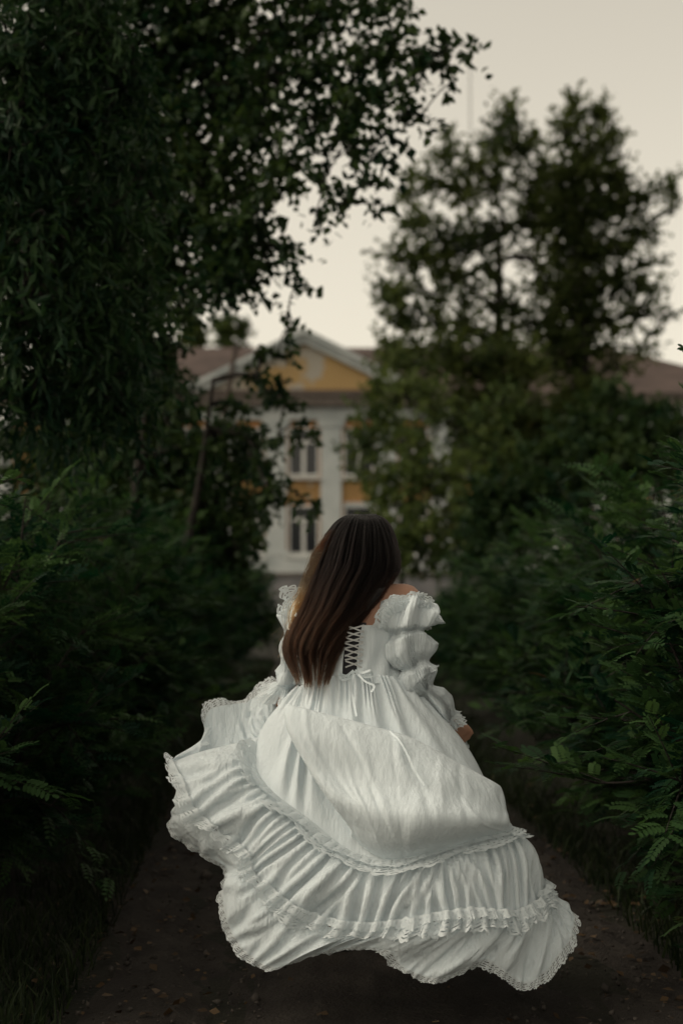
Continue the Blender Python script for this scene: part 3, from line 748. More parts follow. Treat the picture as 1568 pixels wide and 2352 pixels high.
# little trees beyond the roof
GF = 'small trees beyond the roof'
rows = [(530, 745, 40, 26, 82), (505, 755, 26, 18, 82), (550, 755, 24, 20, 82), (530, 790, 36, 30, 82)]
tree('far_tree', 'small round tree top showing above the roof left of the pediment', 'tree', (P(530, 1300, 82)[0], 82, 0), tuple(P(530, 765, 82)), .25, blobs_px(rows, 60), 'broad', M['lilac'], .30, 51, GF, twig=(.4, .9), per=(8, 14), limb_r=.1)
rows = [(440, 735, 30, 26, 80), (425, 765, 36, 26, 80), (450, 780, 30, 30, 80)]
tree('far_tree', 'tree top above the roof at the edge of the dark left foliage', 'tree', (P(435, 1300, 80)[0], 80, 0), tuple(P(435, 755, 80)), .25, blobs_px(rows, 60), 'broad', M['lilac'], .30, 52, GF, twig=(.4, .9), per=(8, 14), limb_r=.1)

# ------------------------------------------------------------------ the running woman in the white dress
person = empty('person', (0.06, 4.72, 0))
tag(person, 'woman seen from behind running down the path in a billowing white lace-trimmed dress', 'person')
ORIG = np.array([0.06, 4.72, 0.0])

def pobj(name, V, F, mat, parent=None, uv=None, smooth=True):
    return obj(name, np_mesh(name, np.asarray(V) - ORIG, F, mat, uv=uv, smooth=smooth), parent or person)

# ---- body: tapered bones fused into one skin by a voxel remesh
def round_cone(p, q, r0, r1, flat=(1, 1, 1)):
    p, q = np.array(p, float), np.array(q, float)
    n = 9; d = q - p; L = np.linalg.norm(d); d /= L
    th = np.linspace(-np.pi / 2, 0, 4)
    prof = [(r0 * math.sin(a), r0 * math.cos(a)) for a in th] + [(L + r1 * math.sin(a), r1 * math.cos(a)) for a in -th[::-1]]
    pts = np.array([p + d * s for s, _ in prof]); rad = np.array([max(r, 1e-4) for _, r in prof])
    up = np.array([0, 0, 1.0]) if abs(d[2]) < .9 else np.array([0, 1.0, 0])
    a = np.cross(up, d); a /= np.linalg.norm(a); b = np.cross(d, a)
    t = np.arange(14) * 2 * np.pi / 14
    V = pts[:, None] + rad[:, None, None] * (np.cos(t)[None, :, None] * a + np.sin(t)[None, :, None] * b)
    return V.transpose(1, 0, 2).reshape(-1, 3), grid_f(14, len(prof), True)

def ball(c, r, rot=None):
    nu, nv = 20, 12
    t, f = np.meshgrid(np.arange(nu) * 2 * np.pi / nu, np.linspace(1e-3, np.pi - 1e-3, nv), indexing='ij')
    V = np.stack([np.cos(t) * np.sin(f), np.sin(t) * np.sin(f), np.cos(f)], -1).reshape(-1, 3) * np.array(r)
    if rot is not None: V = V @ np.array(rot).T
    return V + np.array(c), grid_f(nu, nv, True)[:, ::-1]

def px3(px, py, d): return P(px, py, d)
HEAD = px3(832, 1272, 4.74)
tilt = Matrix.Rotation(math.radians(8), 3, 'Y')
def hd(x, y, z): return HEAD + np.array(tilt @ Vector((x, y, z)))
bones = []
pel, wai, che, nb, nt_ = px3(815, 1665, 4.70), px3(812, 1560, 4.70), px3(822, 1450, 4.72), px3(828, 1362, 4.73), px3(832, 1320, 4.74)
shR, shL = px3(930, 1378, 4.72), px3(722, 1384, 4.72)
elR, wrR = px3(962, 1562, 4.665), px3(1030, 1650, 4.76)
elL, wrL = px3(668, 1530, 4.70), px3(652, 1600, 4.80)
bones += [round_cone(pel, wai, .135, .112), round_cone(wai, che, .112, .125), round_cone(che, nb, .115, .065), round_cone(nb, nt_, .058, .052)]
bones += [round_cone(che + [-.045, 0, .02], che + [.045, 0, .02], .118, .118), round_cone(pel + [-.06, 0, -.02], pel + [.06, 0, -.02], .12, .12)]
bones += [round_cone(nb + [0, 0, -.02], shR, .052, .055), round_cone(nb + [0, 0, -.02], shL, .052, .055), round_cone(che + [.03, 0, .06], shR - [.02, 0, .02], .09, .058), round_cone(che + [-.03, 0, .06], shL + [.02, 0, -.02], .09, .058)]
for sh, el, wr, s in ((shR, elR, wrR, 1), (shL, elL, wrL, -1)):
    bones += [round_cone(sh, el, .046, .030), round_cone(el, wr, .030, .022)]
    f = (wr - el) / np.linalg.norm(wr - el); side = np.cross(f, [0, 1, 0]); side /= np.linalg.norm(side); nrm = np.cross(side, f)
    palm = wr + f * .075
    bones += [round_cone(wr, palm - side * .02, .024, .020), round_cone(wr, palm + side * .022, .024, .018), round_cone(palm - side * .02, palm + side * .02, .018, .018)]
    for k, (o_, L) in enumerate(((-.030, .068), (-.010, .078), (.011, .072), (.031, .056))):   # curled fingers gripping the skirt
        a0 = palm + side * o_; a1 = a0 + f * L * .45 - nrm * .006; a2 = a1 + f * L * .10 + nrm * L * .34; a3 = a2 - f * L * .22 + nrm * L * .10
        bones += [round_cone(a0, a1, .0095, .0088), round_cone(a1, a2, .0088, .008), round_cone(a2, a3, .008, .007)]
    t0 = wr + f * .03 - side * .024; t1 = t0 + f * .028 - side * .018 + nrm * .012; t2 = t1 + f * .024 + nrm * .016
    bones += [round_cone(t0, t1, .012, .0105), round_cone(t1, t2, .0105, .0085)]
hipR, hipL = pel + [.085, 0, -.06], pel + [-.085, 0, -.06]
knR, anR = np.array([.17, 4.86, .56]), np.array([.15, 4.72, .30])          # right leg kicked up behind
knL, anL = np.array([.0, 5.02, .50]), np.array([-.01, 5.33, .10])         # left leg reaches forward and lands
toeR, toeL = np.array([.15, 4.66, .20]), np.array([-.02, 5.50, .045])
for h, k, a, t in ((hipR, knR, anR, toeR), (hipL, knL, anL, toeL)):
    heel = a + (np.array([0, -.035, -.045]) if t is toeL else np.array([0, -.05, .02]))
    bones += [round_cone(h, k, .095, .058), round_cone(k, k * .6 + a * .4 + [0, -.02, 0], .056, .054), round_cone(k * .6 + a * .4 + [0, -.02, 0], a, .054, .036), round_cone(a, heel, .036, .034), round_cone(a, t, .036, .026), round_cone(heel, t, .03, .026)]
# head with face
bones += [ball(hd(0, -.012, .025), (.074, .092, .088)), ball(hd(0, .028, -.03), (.060, .066, .078)), round_cone(hd(0, .05, -.085), hd(0, .07, -.09), .028, .024),
          round_cone(hd(0, .09, .005), hd(0, .105, -.028), .010, .014), ball(hd(0, .086, -.058), (.024, .014, .009)), ball(hd(0, .082, .028), (.05, .018, .012)),
          ball(hd(.074, .0, -.012), (.010, .018, .030)), ball(hd(-.074, .0, -.012), (.010, .018, .030)), ball(hd(.03, .084, .004), (.014, .010, .008)), ball(hd(-.03, .084, .004), (.014, .010, .008)),
          round_cone(nt_, hd(0, -.01, -.06), .052, .05)]
Vb, Fb = join_vf(bones)
tmp = bpy.data.objects.new('body_tmp', np_mesh('body_tmp', Vb - ORIG, Fb))
COL.objects.link(tmp)
rm = tmp.modifiers.new('remesh', 'REMESH'); rm.mode = 'VOXEL'; rm.voxel_size = .0065
sm = tmp.modifiers.new('smooth', 'SMOOTH'); sm.factor = .5; sm.iterations = 5
dg = bpy.context.evaluated_depsgraph_get()
bme = bpy.data.meshes.new_from_object(tmp.evaluated_get(dg)); bme.name = 'body'
bpy.data.objects.remove(tmp)
bme.materials.clear(); bme.materials.append(M['skin'])
bme.polygons.foreach_set('use_smooth', np.ones(len(bme.polygons), bool))
body = obj('body', bme, person)
for t, a, h in ((toeR, anR, 0), (toeL, anL, 0)):
    heel = a + (np.array([0, -.03, -.045]) if t is toeL else np.array([0, -.05, .02]))
    V, F = join_vf([round_cone(heel, t, .040, .036), round_cone(heel + [0, 0, .02], heel + (t - heel) * .4 + [0, 0, .015], .038, .036)])
    pobj('shoe', V, F, M['shoe'])

# ---- hair: thousands of strands that sweep down to the left
HR = [  # photograph y, left x, right x, depth of the outermost strand, thickness of the mass
    (1181, 800, 862, 4.700, .02), (1200, 772, 890, 4.655, .05), (1240, 744, 908, 4.615, .09), (1300, 720, 916, 4.590, .11), (1345, 704, 893, 4.575, .11), (1400, 686, 862, 4.560, .09),
    (1450, 664, 820, 4.545, .075), (1500, 651, 787, 4.530, .06), (1556, 676, 764, 4.515, .04)]
HRa = np.array(HR)
rng = np.random.default_rng(77)
def hair_strands(n, spread, seed):
    rng = np.random.default_rng(seed)
    K = 18
    s = rng.random(n); t = rng.random(n) ** 1.6
    NL = 130
    ci = np.clip(np.round(s * NL).astype(int), 0, NL); lockr = np.random.default_rng(4)
    l_end, l_dep, l_bend, l_wave = lockr.normal(0, .075, NL + 1), lockr.normal(0, .007, NL + 1), lockr.normal(0, .034, NL + 1), lockr.uniform(0, 6.3, NL + 1)
    clump = ci / NL; s = s * .5 + clump * .5                # locks
    end = rng.uniform(.84, 1.0, n) - .14 * np.abs(s - .5) ** 1.5 + l_end[ci]
    gi = (ci // 6); end = end + lockr.normal(-.025, .095, NL // 6 + 2)[gi]
    end = np.clip(end, .58, 1.06)
    v = np.linspace(0, 1, K)[None] * end[:, None] * (len(HR) - 1)
    i = np.clip(np.floor(v).astype(int), 0, len(HR) - 2)
    R = catmull(HRa, np.clip(v, 0, len(HR) - 1 + .3).ravel()).reshape(n, K, 5)
    ss = s[:, None] + spread * (np.linspace(0, 1, K)[None] ** 1.5) * rng.normal(0, 1, (n, 1)) + .012 * np.sin(v * 2.2 + rng.uniform(0, 6.3, (n, 1)))
    q01 = np.linspace(0, 1, K)[None]
    ss = ss + (l_bend[ci][:, None] * np.sin(q01 * 5 + l_wave[ci][:, None])) * q01 ** 1.2
    pinch = .55 * np.clip((q01 - .55) / .45, 0, 1) ** 1.5        # locks draw together towards their tips
    ss = ss * (1 - pinch) + (clump[:, None] + l_bend[ci][:, None]) * pinch
    px = R[..., 1] + (R[..., 2] - R[..., 1]) * ss
    roundness = np.sqrt(np.clip(1 - (2 * np.clip(ss, 0, 1) - 1) ** 2, 0, 1))
    dep = R[..., 3] + R[..., 4] * (1 - roundness) + R[..., 4] * .45 * t[:, None]
    py = R[..., 0] + 6 * rng.normal(0, 1, (n, 1)) * np.linspace(0, 1, K)[None] - 14 * np.abs(ss - .5) * (v / 8)
    lock = l_dep[ci][:, None] * np.clip(v / 3, 0, 1)
    return P(px, py, dep + lock)
def hair_object(name, pts, rad, parent, mat='hair'):
    n, K, _ = pts.shape
    hc = bpy.data.hair_curves.new(name)
    hc.add_curves([K] * n)
    hc.attributes['position'].data.foreach_set('vector', (pts - ORIG).astype(np.float32).ravel())
    a = hc.attributes.get('radius') or hc.attributes.new('radius', 'FLOAT', 'POINT')
    r = np.linspace(1, .45, K)[None] * rad * np.random.default_rng(1).uniform(.7, 1.2, (n, 1))
    a.data.foreach_set('value', r.astype(np.float32).ravel())
    hc.materials.append(M[mat])
    return obj(name, hc, parent)
hair = hair_object('hair', hair_strands(7500, .022, 5), .00062, person)
hair['label'] = 'long straight dark brown hair blown to the left'
# loose strands at the rims
fly = hair_strands(420, .12, 9)
hair_object('loose_strands', fly, .0005, hair)
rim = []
for k in range(230):                                            # wind-lifted left rim strands, warm rim light put into their colour
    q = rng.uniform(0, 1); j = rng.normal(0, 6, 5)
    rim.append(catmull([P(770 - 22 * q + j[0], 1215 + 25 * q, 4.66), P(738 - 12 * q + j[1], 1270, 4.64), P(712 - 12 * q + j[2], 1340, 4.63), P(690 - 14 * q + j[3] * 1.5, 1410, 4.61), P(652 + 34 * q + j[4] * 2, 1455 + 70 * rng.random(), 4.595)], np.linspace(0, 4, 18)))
hair_object('rim_strands', np.array(rim), .0006, hair, 'rimlight')['label'] = 'strands along the left side of the hair with a warm rim light put into their colour'
# dense underlayer that fills the mass between the strands and wraps the head
nu, nv = 40, 40
S, Vv = np.meshgrid(np.linspace(0, 1, nu, endpoint=False), np.linspace(0, 5.9, nv), indexing='ij')
R = catmull(HRa, Vv.ravel()).reshape(nu, nv, 5)
ang = S * 2 * np.pi
cx, hw = (R[..., 1] + R[..., 2]) / 2, (R[..., 2] - R[..., 1]) / 2 * np.interp(Vv, [0, 4, 5.9], [.94, .92, .66])
near, thick = R[..., 3] + .012, np.where(Vv < 4, R[..., 4] * 1.5, R[..., 4] * .8)
pts = P(cx + hw * np.cos(ang), R[..., 0] + 6, near + thick * .5 - thick * .5 * np.sin(ang))
pobj('hair_underlayer', pts.reshape(-1, 3), grid_f(nu, nv, True), M['hairbase'], hair)

# ---- dress -------------------------------------------------------------
# rings of the skirt traced round the body: index 0..27 runs from the left hand round the back to the right and closes in front
L1 = [(655, 1645, 4.76), (650, 1680, 4.72), (645, 1700, 4.68), (632, 1714, 4.63), (586, 1738, 4.58), (578, 1765, 4.54), (590, 1797, 4.50), (625, 1835, 4.46), (668, 1868, 4.43), (712, 1902, 4.41),
      (757, 1940, 4.39), (800, 1968, 4.375), (850, 1985, 4.365), (900, 1986, 4.36), (950, 1978, 4.36), (1000, 1964, 4.37), (1050, 1948, 4.385), (1100, 1933, 4.41), (1145, 1920, 4.45), (1172, 1912, 4.51),
      (1172, 1915, 4.59), (1160, 1920, 4.67), (1140, 1918, 4.75), (1110, 1910, 4.85), (1060, 1895, 4.95), (900, 1870, 5.05), (760, 1800, 5.00), (690, 1700, 4.88)]
L2 = [(650, 1660, 4.79), (610, 1700, 4.77), (550, 1738, 4.75), (460, 1760, 4.70), (390, 1754, 4.60), (412, 1797, 4.52), (438, 1856, 4.47), (500, 1912, 4.45), (566, 1962, 4.42), (580, 2010, 4.40),
      (625, 2065, 4.37), (690, 2108, 4.35), (770, 2132, 4.33), (850, 2138, 4.32), (930, 2130, 4.31), (1010, 2116, 4.31), (1080, 2108, 4.32), (1135, 2116, 4.34), (1180, 2116, 4.38), (1222, 2096, 4.43),
      (1240, 2068, 4.50), (1232, 2050, 4.60), (1215, 2040, 4.70), (1190, 2035, 4.82), (1140, 2030, 4.95), (920, 2000, 5.12), (740, 1900, 5.06), (672, 1735, 4.92)]
HM = [(642, 1584, 4.81), (565, 1612, 4.83), (484, 1630, 4.80), (470, 1680, 4.77), (458, 1726, 4.72), (440, 1810, 4.67), (392, 1893, 4.61), (446, 1945, 4.56), (522, 2000, 4.50), (511, 2060, 4.44),
      (532, 2140, 4.40), (572, 2194, 4.37), (632, 2222, 4.35), (730, 2190, 4.33), (820, 2176, 4.31), (888, 2186, 4.30), (935, 2228, 4.30), (1012, 2246, 4.31), (1108, 2206, 4.34), (1160, 2236, 4.36),
      (1218, 2256, 4.40), (1292, 2180, 4.46), (1316, 2108, 4.54), (1284, 2078, 4.66), (1225, 2052, 4.82), (960, 2070, 5.18), (740, 1960, 5.12), (662, 1745, 4.96)]
W_ = {0: (674, 1592, 4.74), 4: (682, 1578, 4.64), 8: (715, 1562, 4.585), 11: (762, 1552, 4.565), 14: (830, 1548, 4.565), 17: (890, 1552, 4.585), 19: (934, 1566, 4.63), 21: (950, 1582, 4.69), 24: (925, 1585, 4.80), 25: (815, 1592, 4.86), 26: (740, 1594, 4.84), 27: (694, 1594, 4.79), 28: (674, 1592, 4.74)}
MD = {0: (662, 1622, 4.75), 3: (634, 1648, 4.66), 4: (606, 1676, 4.60), 5: (612, 1700, 4.555), 6: (630, 1718, 4.525), 8: (682, 1732, 4.485), 11: (765, 1722, 4.475), 14: (855, 1722, 4.475), 17: (965, 1720, 4.50), 19: (1058, 1722, 4.57), 20: (1074, 1726, 4.63), 21: (1068, 1732, 4.71), 24: (1000, 1735, 4.90), 25: (850, 1740, 5.02), 26: (735, 1705, 4.98), 27: (675, 1650, 4.86), 28: (662, 1622, 4.75)}
def fill(d):
    k = sorted(d); a = np.array([d[i] for i in k], float)
    return np.stack([np.interp(np.arange(28), k, a[:, c]) for c in range(3)], -1)
def ring(tab): a = np.asarray(tab, float); return P(a[:, 0], a[:, 1], a[:, 2])
rW, rM, rL1, rL2, rH = ring(fill(W_)), ring(fill(MD)), ring(L1), ring(L2), ring(HM)

def grid_normals(S, wrap):
    if wrap: du = np.roll(S, -1, 0) - np.roll(S, 1, 0)
    else: du = np.gradient(S, axis=0)
    dv = np.gradient(S, axis=1)
    n = np.cross(dv, du); return n / (np.linalg.norm(n, axis=-1, keepdims=True) + 1e-9)

def relax(X, base, ru, iters, pin, keep, wrap=True, cap=.05, stiff=.35, span=4):
    """position based cloth: the weave is ru times wider than the seam it hangs from, so it buckles into gathers.
    X start, base the smooth surface, pin (nv,) 1 = held, keep (nv,) pull back to the base surface"""
    nu, nv, _ = X.shape
    nxt = lambda A, k: np.roll(A, -k, 0)
    Lu = np.linalg.norm(nxt(base, 1) - base, axis=-1) * ru
    Lv = np.linalg.norm(base[:, 1:] - base[:, :-1], axis=-1)
    D1 = np.linalg.norm(nxt(base, 1)[:, 1:] - base[:, :-1], axis=-1)
    free = (1 - pin)[None, :, None]
    par = np.arange(nu) % 2
    for it in range(iters):
        for k, rest, st, only_push in ((1, Lu, .5, False), (span, None, stiff, True)):
            rl = rest if rest is not None else sum(np.roll(Lu, -m, 0) for m in range(span)) * .80
            for p in range(2):
                m = ((np.arange(nu) // k) % 2 == p)[:, None, None]
                d = nxt(X, k) - X; l = np.linalg.norm(d, axis=-1) + 1e-9
                c = (l - rl) / l
                if only_push: c = np.minimum(c, 0)
                c = (d * c[..., None]) * m * st
                X = X + (c - np.roll(c, k, 0)) * .5 * free
        d = X[:, 1:] - X[:, :-1]; l = np.linalg.norm(d, axis=-1) + 1e-9
        c = d * ((l - Lv) / l)[..., None] * .25
        X = X.copy(); X[:, :-1] += c * free[:, :-1]; X[:, 1:] -= c * free[:, 1:]
        # bending across the height keeps the folds long
        X[:, 1:-1] += (.25 * (X[:, 2:] + X[:, :-2]) - .5 * X[:, 1:-1]) * .5 * free[:, 1:-1]
        off = (X - base); X -= off * keep[None, :, None]
        l = np.linalg.norm(X - base, axis=-1, keepdims=True); X = base + (X - base) * np.minimum(1, cap / (l + 1e-9))
    return X

def tier(top, bot, nu, nv, bulge, ru, seed, folds, amp, cap, sway, iters=90, loose=.004, fold_w=None):
    rng = np.random.default_rng(seed)
    t = np.linspace(0, 28, nu, endpoint=False)
    A, B = catmull(top, t, True), catmull(bot, t, True)
    v = np.linspace(0, 1, nv)
    base = A[:, None] * (1 - v)[None, :, None] + B[:, None] * v[None, :, None]
    n0 = grid_normals(base, True)
    for _ in range(12): n0 = (n0 + np.roll(n0, 3, 0) + np.roll(n0, -3, 0)); n0 /= np.linalg.norm(n0, axis=-1, keepdims=True) + 1e-9
    # outward = away from the body axis
    ax = np.array([.05, 4.75, 1.0]); sgn = np.sign(np.sum(n0 * (base - ax) * [1, 1, .15], -1, keepdims=True)); n0 = n0 * sgn
    for _ in range(8): n0 = (n0 + np.roll(n0, 5, 0) + np.roll(n0, -5, 0)); n0 /= np.linalg.norm(n0, axis=-1, keepdims=True) + 1e-9
    base = base + n0 * (bulge * np.sin(np.pi * np.clip(v, 0, 1) ** .7))[None, :, None]
    arc = np.concatenate([[0], np.cumsum(np.linalg.norm(np.diff(A * .5 + B * .5, axis=0), axis=1))]); arc /= arc[-1]
    ph = arc * folds + 1.5 * smooth_noise(rng, nu, int(folds * .40), True)
    ph2 = arc * folds * .43 + .6 * smooth_noise(rng, nu, int(folds * .4), True)
    drift = sway * smooth_noise(rng, nu, 26, True)
    PH = 2 * np.pi * (ph[:, None] + drift[:, None] * v[None] ** 1.4 + .12 * np.sin(v * 5)[None] * smooth_noise(rng, nu, 40, True)[:, None])
    PH2 = 2 * np.pi * (ph2[:, None] + .6 * drift[:, None] * v[None])
    a1 = amp * (np.clip(v / .12, 0, 1) ** .8) * (1 - .45 * v) ; a2 = amp * 1.3 * np.clip(v, 0, 1) ** 1.1
    w = 1.0 if fold_w is None else np.interp(t, *fold_w)[:, None]
    shape = lambda x: (np.abs(np.sin(x / 2)) ** 1.3) * 2 - 1
    f = (a1[None] * shape(PH) * np.clip(.55 + .75 * smooth_noise(rng, nu, 44, True), .05, 2)[:, None] + a2[None] * np.sin(PH2)) * w
    X = base + n0 * f[..., None]
    pin = np.zeros(nv); pin[:1] = 1
    keep = np.full(nv, loose); keep[-1] = loose * 8; keep[:3] = [1, .2, .05]
    X = relax(X, base, 1 + (ru - 1) * (np.interp(t, *fold_w)[:, None] if fold_w is not None else 1.0), iters, pin, keep, cap=cap)
    for _ in range(1): X[:, 1:] = .5 * X[:, 1:] + .25 * (np.roll(X, 1, 0) + np.roll(X, -1, 0))[:, 1:]
    return X, base, n0

FW2 = ([0, 3, 4.2, 6, 8, 19, 22, 28], [.4, .3, .35, .8, 1, 1, .8, .6])
FW3 = ([0, 1, 4, 5, 6, 8, 10, 20, 23, 28], [.15, .12, .2, .5, .5, .8, 1, 1, .7, .4])
T2, B2, n2 = tier(rL1, rL2, 760, 40, .036, 1.85, 61, 38, .021, .07, 2.3, fold_w=FW2)
T3, B3, n3 = tier(rL2, rH, 760, 32, .024, 1.45, 62, 19, .024, .085, 1.7, fold_w=FW3)
# upper skirt between waist and the first lace
nu, nv = 520, 46
t = np.linspace(0, 28, nu, endpoint=False)
A, Bm, C = catmull(rW, t, True), catmull(rM, t, True), catmull(rL1, t, True)
v = np.linspace(0, 2, nv)
US = np.stack([catmull(np.stack([A[i], Bm[i], C[i]]), v) for i in range(nu)])
nU = grid_normals(US, True); sg = np.sign(np.sum(nU * (US - [.05, 4.75, 1.0]) * [1, 1, .15], -1, keepdims=True)); nU *= sg
rng = np.random.default_rng(64)
ph = 2 * np.pi * (t / 28 * 44 + .9 * smooth_noise(rng, nu, 28, True))
vv = v / 2
g1 = (np.exp(-((vv - .08) / .14) ** 2) * .006)[None] * np.sin(ph)[:, None] + (.012 * np.sin(np.pi * vv) ** 1.2)[None] * np.sin(2 * np.pi * (t / 28 * 11)[:, None] + 3 * smooth_noise(rng, nu, 12, True)[:, None] + 1.5 * vv[None])
US = US + nU * g1[..., None]

dress = pobj('dress', T2.reshape(-1, 3), grid_f(760, 40, True), M['dress'])
dress['label'] = 'white cotton dress, gathered middle tier'
s3 = pobj('hem_tier', T3.reshape(-1, 3), grid_f(760, 32, True), M['dress'], dress)
pobj('upper_skirt', US.reshape(-1, 3), grid_f(nu, nv, True), M['yoke'], dress)

# billowing back panel that overlaps the upper skirt
BB = np.array([
    [(690, 1660, 4.53), (700, 1650, 4.52), (760, 1668, 4.51), (855, 1692, 4.51), (955, 1722, 4.52), (1050, 1772, 4.54), (1130, 1816, 4.59), (1125, 1822, 4.64)],
    [(676, 1640, 4.50), (660, 1619, 4.455), (752, 1641, 4.435), (852, 1667, 4.43), (952, 1698, 4.435), (1052, 1752, 4.46), (1142, 1801, 4.52), (1136, 1808, 4.60)],
    [(690, 1690, 4.48), (664, 1672, 4.415), (758, 1696, 4.375), (858, 1720, 4.365), (958, 1750, 4.37), (1058, 1786, 4.395), (1151, 1826, 4.47), (1144, 1830, 4.58)],
    [(735, 1765, 4.46), (702, 1752, 4.375), (782, 1776, 4.335), (868, 1796, 4.32), (968, 1818, 4.325), (1068, 1840, 4.355), (1159, 1862, 4.44), (1150, 1864, 4.56)],
    [(785, 1845, 4.44), (752, 1834, 4.340), (812, 1850, 4.290), (880, 1866, 4.265), (975, 1876, 4.270), (1073, 1880, 4.310), (1166, 1888, 4.41), (1156, 1893, 4.54)],
    [(825, 1905, 4.43), (803, 1900, 4.345), (835, 1914, 4.310), (890, 1930, 4.290), (980, 1924, 4.295), (1078, 1910, 4.335), (1169, 1904, 4.43), (1160, 1908, 4.53)],
    [(835, 1925, 4.42), (806, 1918, 4.375), (846, 1955, 4.362), (898, 1975, 4.362), (985, 1962, 4.366), (1080, 1932, 4.390), (1166, 1912, 4.47), (1158, 1914, 4.53)]], float)
nr, nc = 130, 170
ctl = P(BB[..., 0], BB[..., 1], BB[..., 2])
tr_, tc_ = np.linspace(0, 6, nr), np.linspace(0, 7, nc)
rows_ = np.stack([catmull(ctl[i], tc_) for i in range(7)])                 # 7 x nc x 3
BP = np.stack([catmull(rows_[:, j], tr_) for j in range(nc)])               # nc x nr x 3
nB = grid_normals(BP, False); nB *= np.sign(-nB[..., 1:2] + 1e-6)
uu, vv = np.meshgrid(np.linspace(0, 1, nc), np.linspace(0, 1, nr), indexing='ij')
rng = np.random.default_rng(65)
def soft(a, b, x): return np.clip((x - a) / (b - a), 0, 1) ** 2 * (3 - 2 * np.clip((x - a) / (b - a), 0, 1))
wr = np.zeros_like(uu)
for k in range(26):                                                         # long soft creases falling from the top edge
    c = rng.uniform(.18, .95); sl = rng.normal(0, .10) + .05; wd = rng.uniform(.008, .022); ln = rng.uniform(.25, .8); st = rng.uniform(.12, .5)
    wr += rng.choice([-1, 1, 1]) * rng.uniform(.0018, .0048) * np.exp(-((uu - c - sl * (vv - st) - .01 * np.sin(vv * 9 + k)) / wd) ** 2) * soft(st, st + .1, vv) * (1 - soft(st + ln * .6, st + ln, vv))
wr += .020 * np.exp(-((vv - .50) / .12) ** 2) * np.exp(-((uu - .30 - .1 * (vv - .5)) / .10) ** 2) * -1 + .010 * np.exp(-((uu - .62 + .25 * (vv - .5)) / .05) ** 2) * soft(.2, .5, vv) * (1 - soft(.7, .95, vv)) + .006 * np.sin(uu * 9 + vv * 3) * soft(.15, .4, vv) * (1 - soft(.8, .95, vv))
wr += -.006 * np.exp(-((uu - .50 + .02 * vv) / .004) ** 2) * soft(.18, .25, vv) * .35      # sewn seam
BP = BP + nB * wr[..., None]
pobj('billowing_panel', BP.reshape(-1, 3), grid_f(nc, nr), M['yoke'], dress)

# ---- lace: pleated strips along the seams and the hem
def lace_strip(name, root, tip_dir, width, pleats, depth, nrm, parent, uvs=1.0, closed=True, seed=0, vary=.25):
    """root (n,3) seam line, tip_dir (n,3) unit direction the lace points to, nrm (n,3) unit direction it stands off"""
    rng = np.random.default_rng(seed)
    n = len(root); nv = 6
    arc = np.concatenate([[0], np.cumsum(np.linalg.norm(np.diff(root, axis=0), axis=1))]); tot = arc[-1]
    ph = arc / tot * pleats + .35 * smooth_noise(rng, n, max(6, int(pleats * .7)), closed)
    saw = 2 * np.abs(ph % 1 - .5) * 2 - 1                      # folded zig-zag pleats
    w = width * (1 + vary * smooth_noise(rng, n, max(6, int(pleats * .8)), closed))
    side = np.gradient(root, axis=0); side /= np.linalg.norm(side, axis=1)[:, None] + 1e-9
    s = np.linspace(0, 1, nv)
    V = root[:, None] + tip_dir[:, None] * (w[:, None] * s)[..., None] + nrm[:, None] * (depth * saw[:, None] * (.10 + .90 * s)[None] + depth * .9 * (.10 + .90 * s)[None])[..., None] \
        + side[:, None] * ((.35 * width * np.sin(2 * np.pi * ph) * 1.0)[:, None] * s[None] ** 1.3)[..., None]
    uv = np.stack(np.broadcast_arrays((arc / width * uvs * 1.5)[:, None], s[None]), -1)
    return pobj(name, V.reshape(-1, 3), grid_f(n, nv, False), M['lace'], parent, uv=uv.reshape(-1, 2))
def unit(a): return a / (np.linalg.norm(a, axis=-1, keepdims=True) + 1e-9)
def resample(arr, i0, i1, n):
    """closed ring sampled between control indices i0..i1"""
    return np.arange(int(i0 / 28 * len(arr)), int(i1 / 28 * len(arr)))
# first lace: two layers below the seam
ix = resample(T2, 3, 24.5, 0)
out2 = n2[ix, 2]; d2 = unit(unit(B2[ix, 8] - B2[ix, 0]) + .42 * out2)
lace_strip('lace_trim', B2[ix, 0] + out2 * .012 - d2 * .008, d2, .054, 44, .010, out2, dress, seed=3)
lace_strip('lace_trim', B2[ix, 0] + out2 * .016 - unit(B2[ix, 8] - B2[ix, 0]) * .024, d2, .040, 38, .009, out2, dress, seed=4)
# second lace along the lower seam
ix = resample(T2, 4, 24.5, 0)
d3 = unit(unit(B2[ix, -1] - B2[ix, -8]) + .5 * unit(B3[ix, 6] - B3[ix, 0]) + .45 * n2[ix, -1])
lace_strip('lace_trim', T2[ix, -3] + n2[ix, -1] * .016, d3, .048, 52, .009, n2[ix, -1], dress, seed=5)
ix = resample(T2, 9.5, 24.5, 0)
lace_strip('lace_trim', T2[ix, -6] + n2[ix, -1] * .020, unit(unit(B2[ix, -1] - B2[ix, -8]) + .35 * n2[ix, -1]), .030, 44, .008, n2[ix, -1], dress, seed=6)
# hem lace
ix = np.concatenate([resample(T3, 0, 28, 0)])
dh = unit(B3[ix, -1] - B3[ix, -7])
lace_strip('hem_lace', T3[ix, -1] - dh * .006, dh, .034, 62, .007, n3[ix, -1], s3, seed=7)

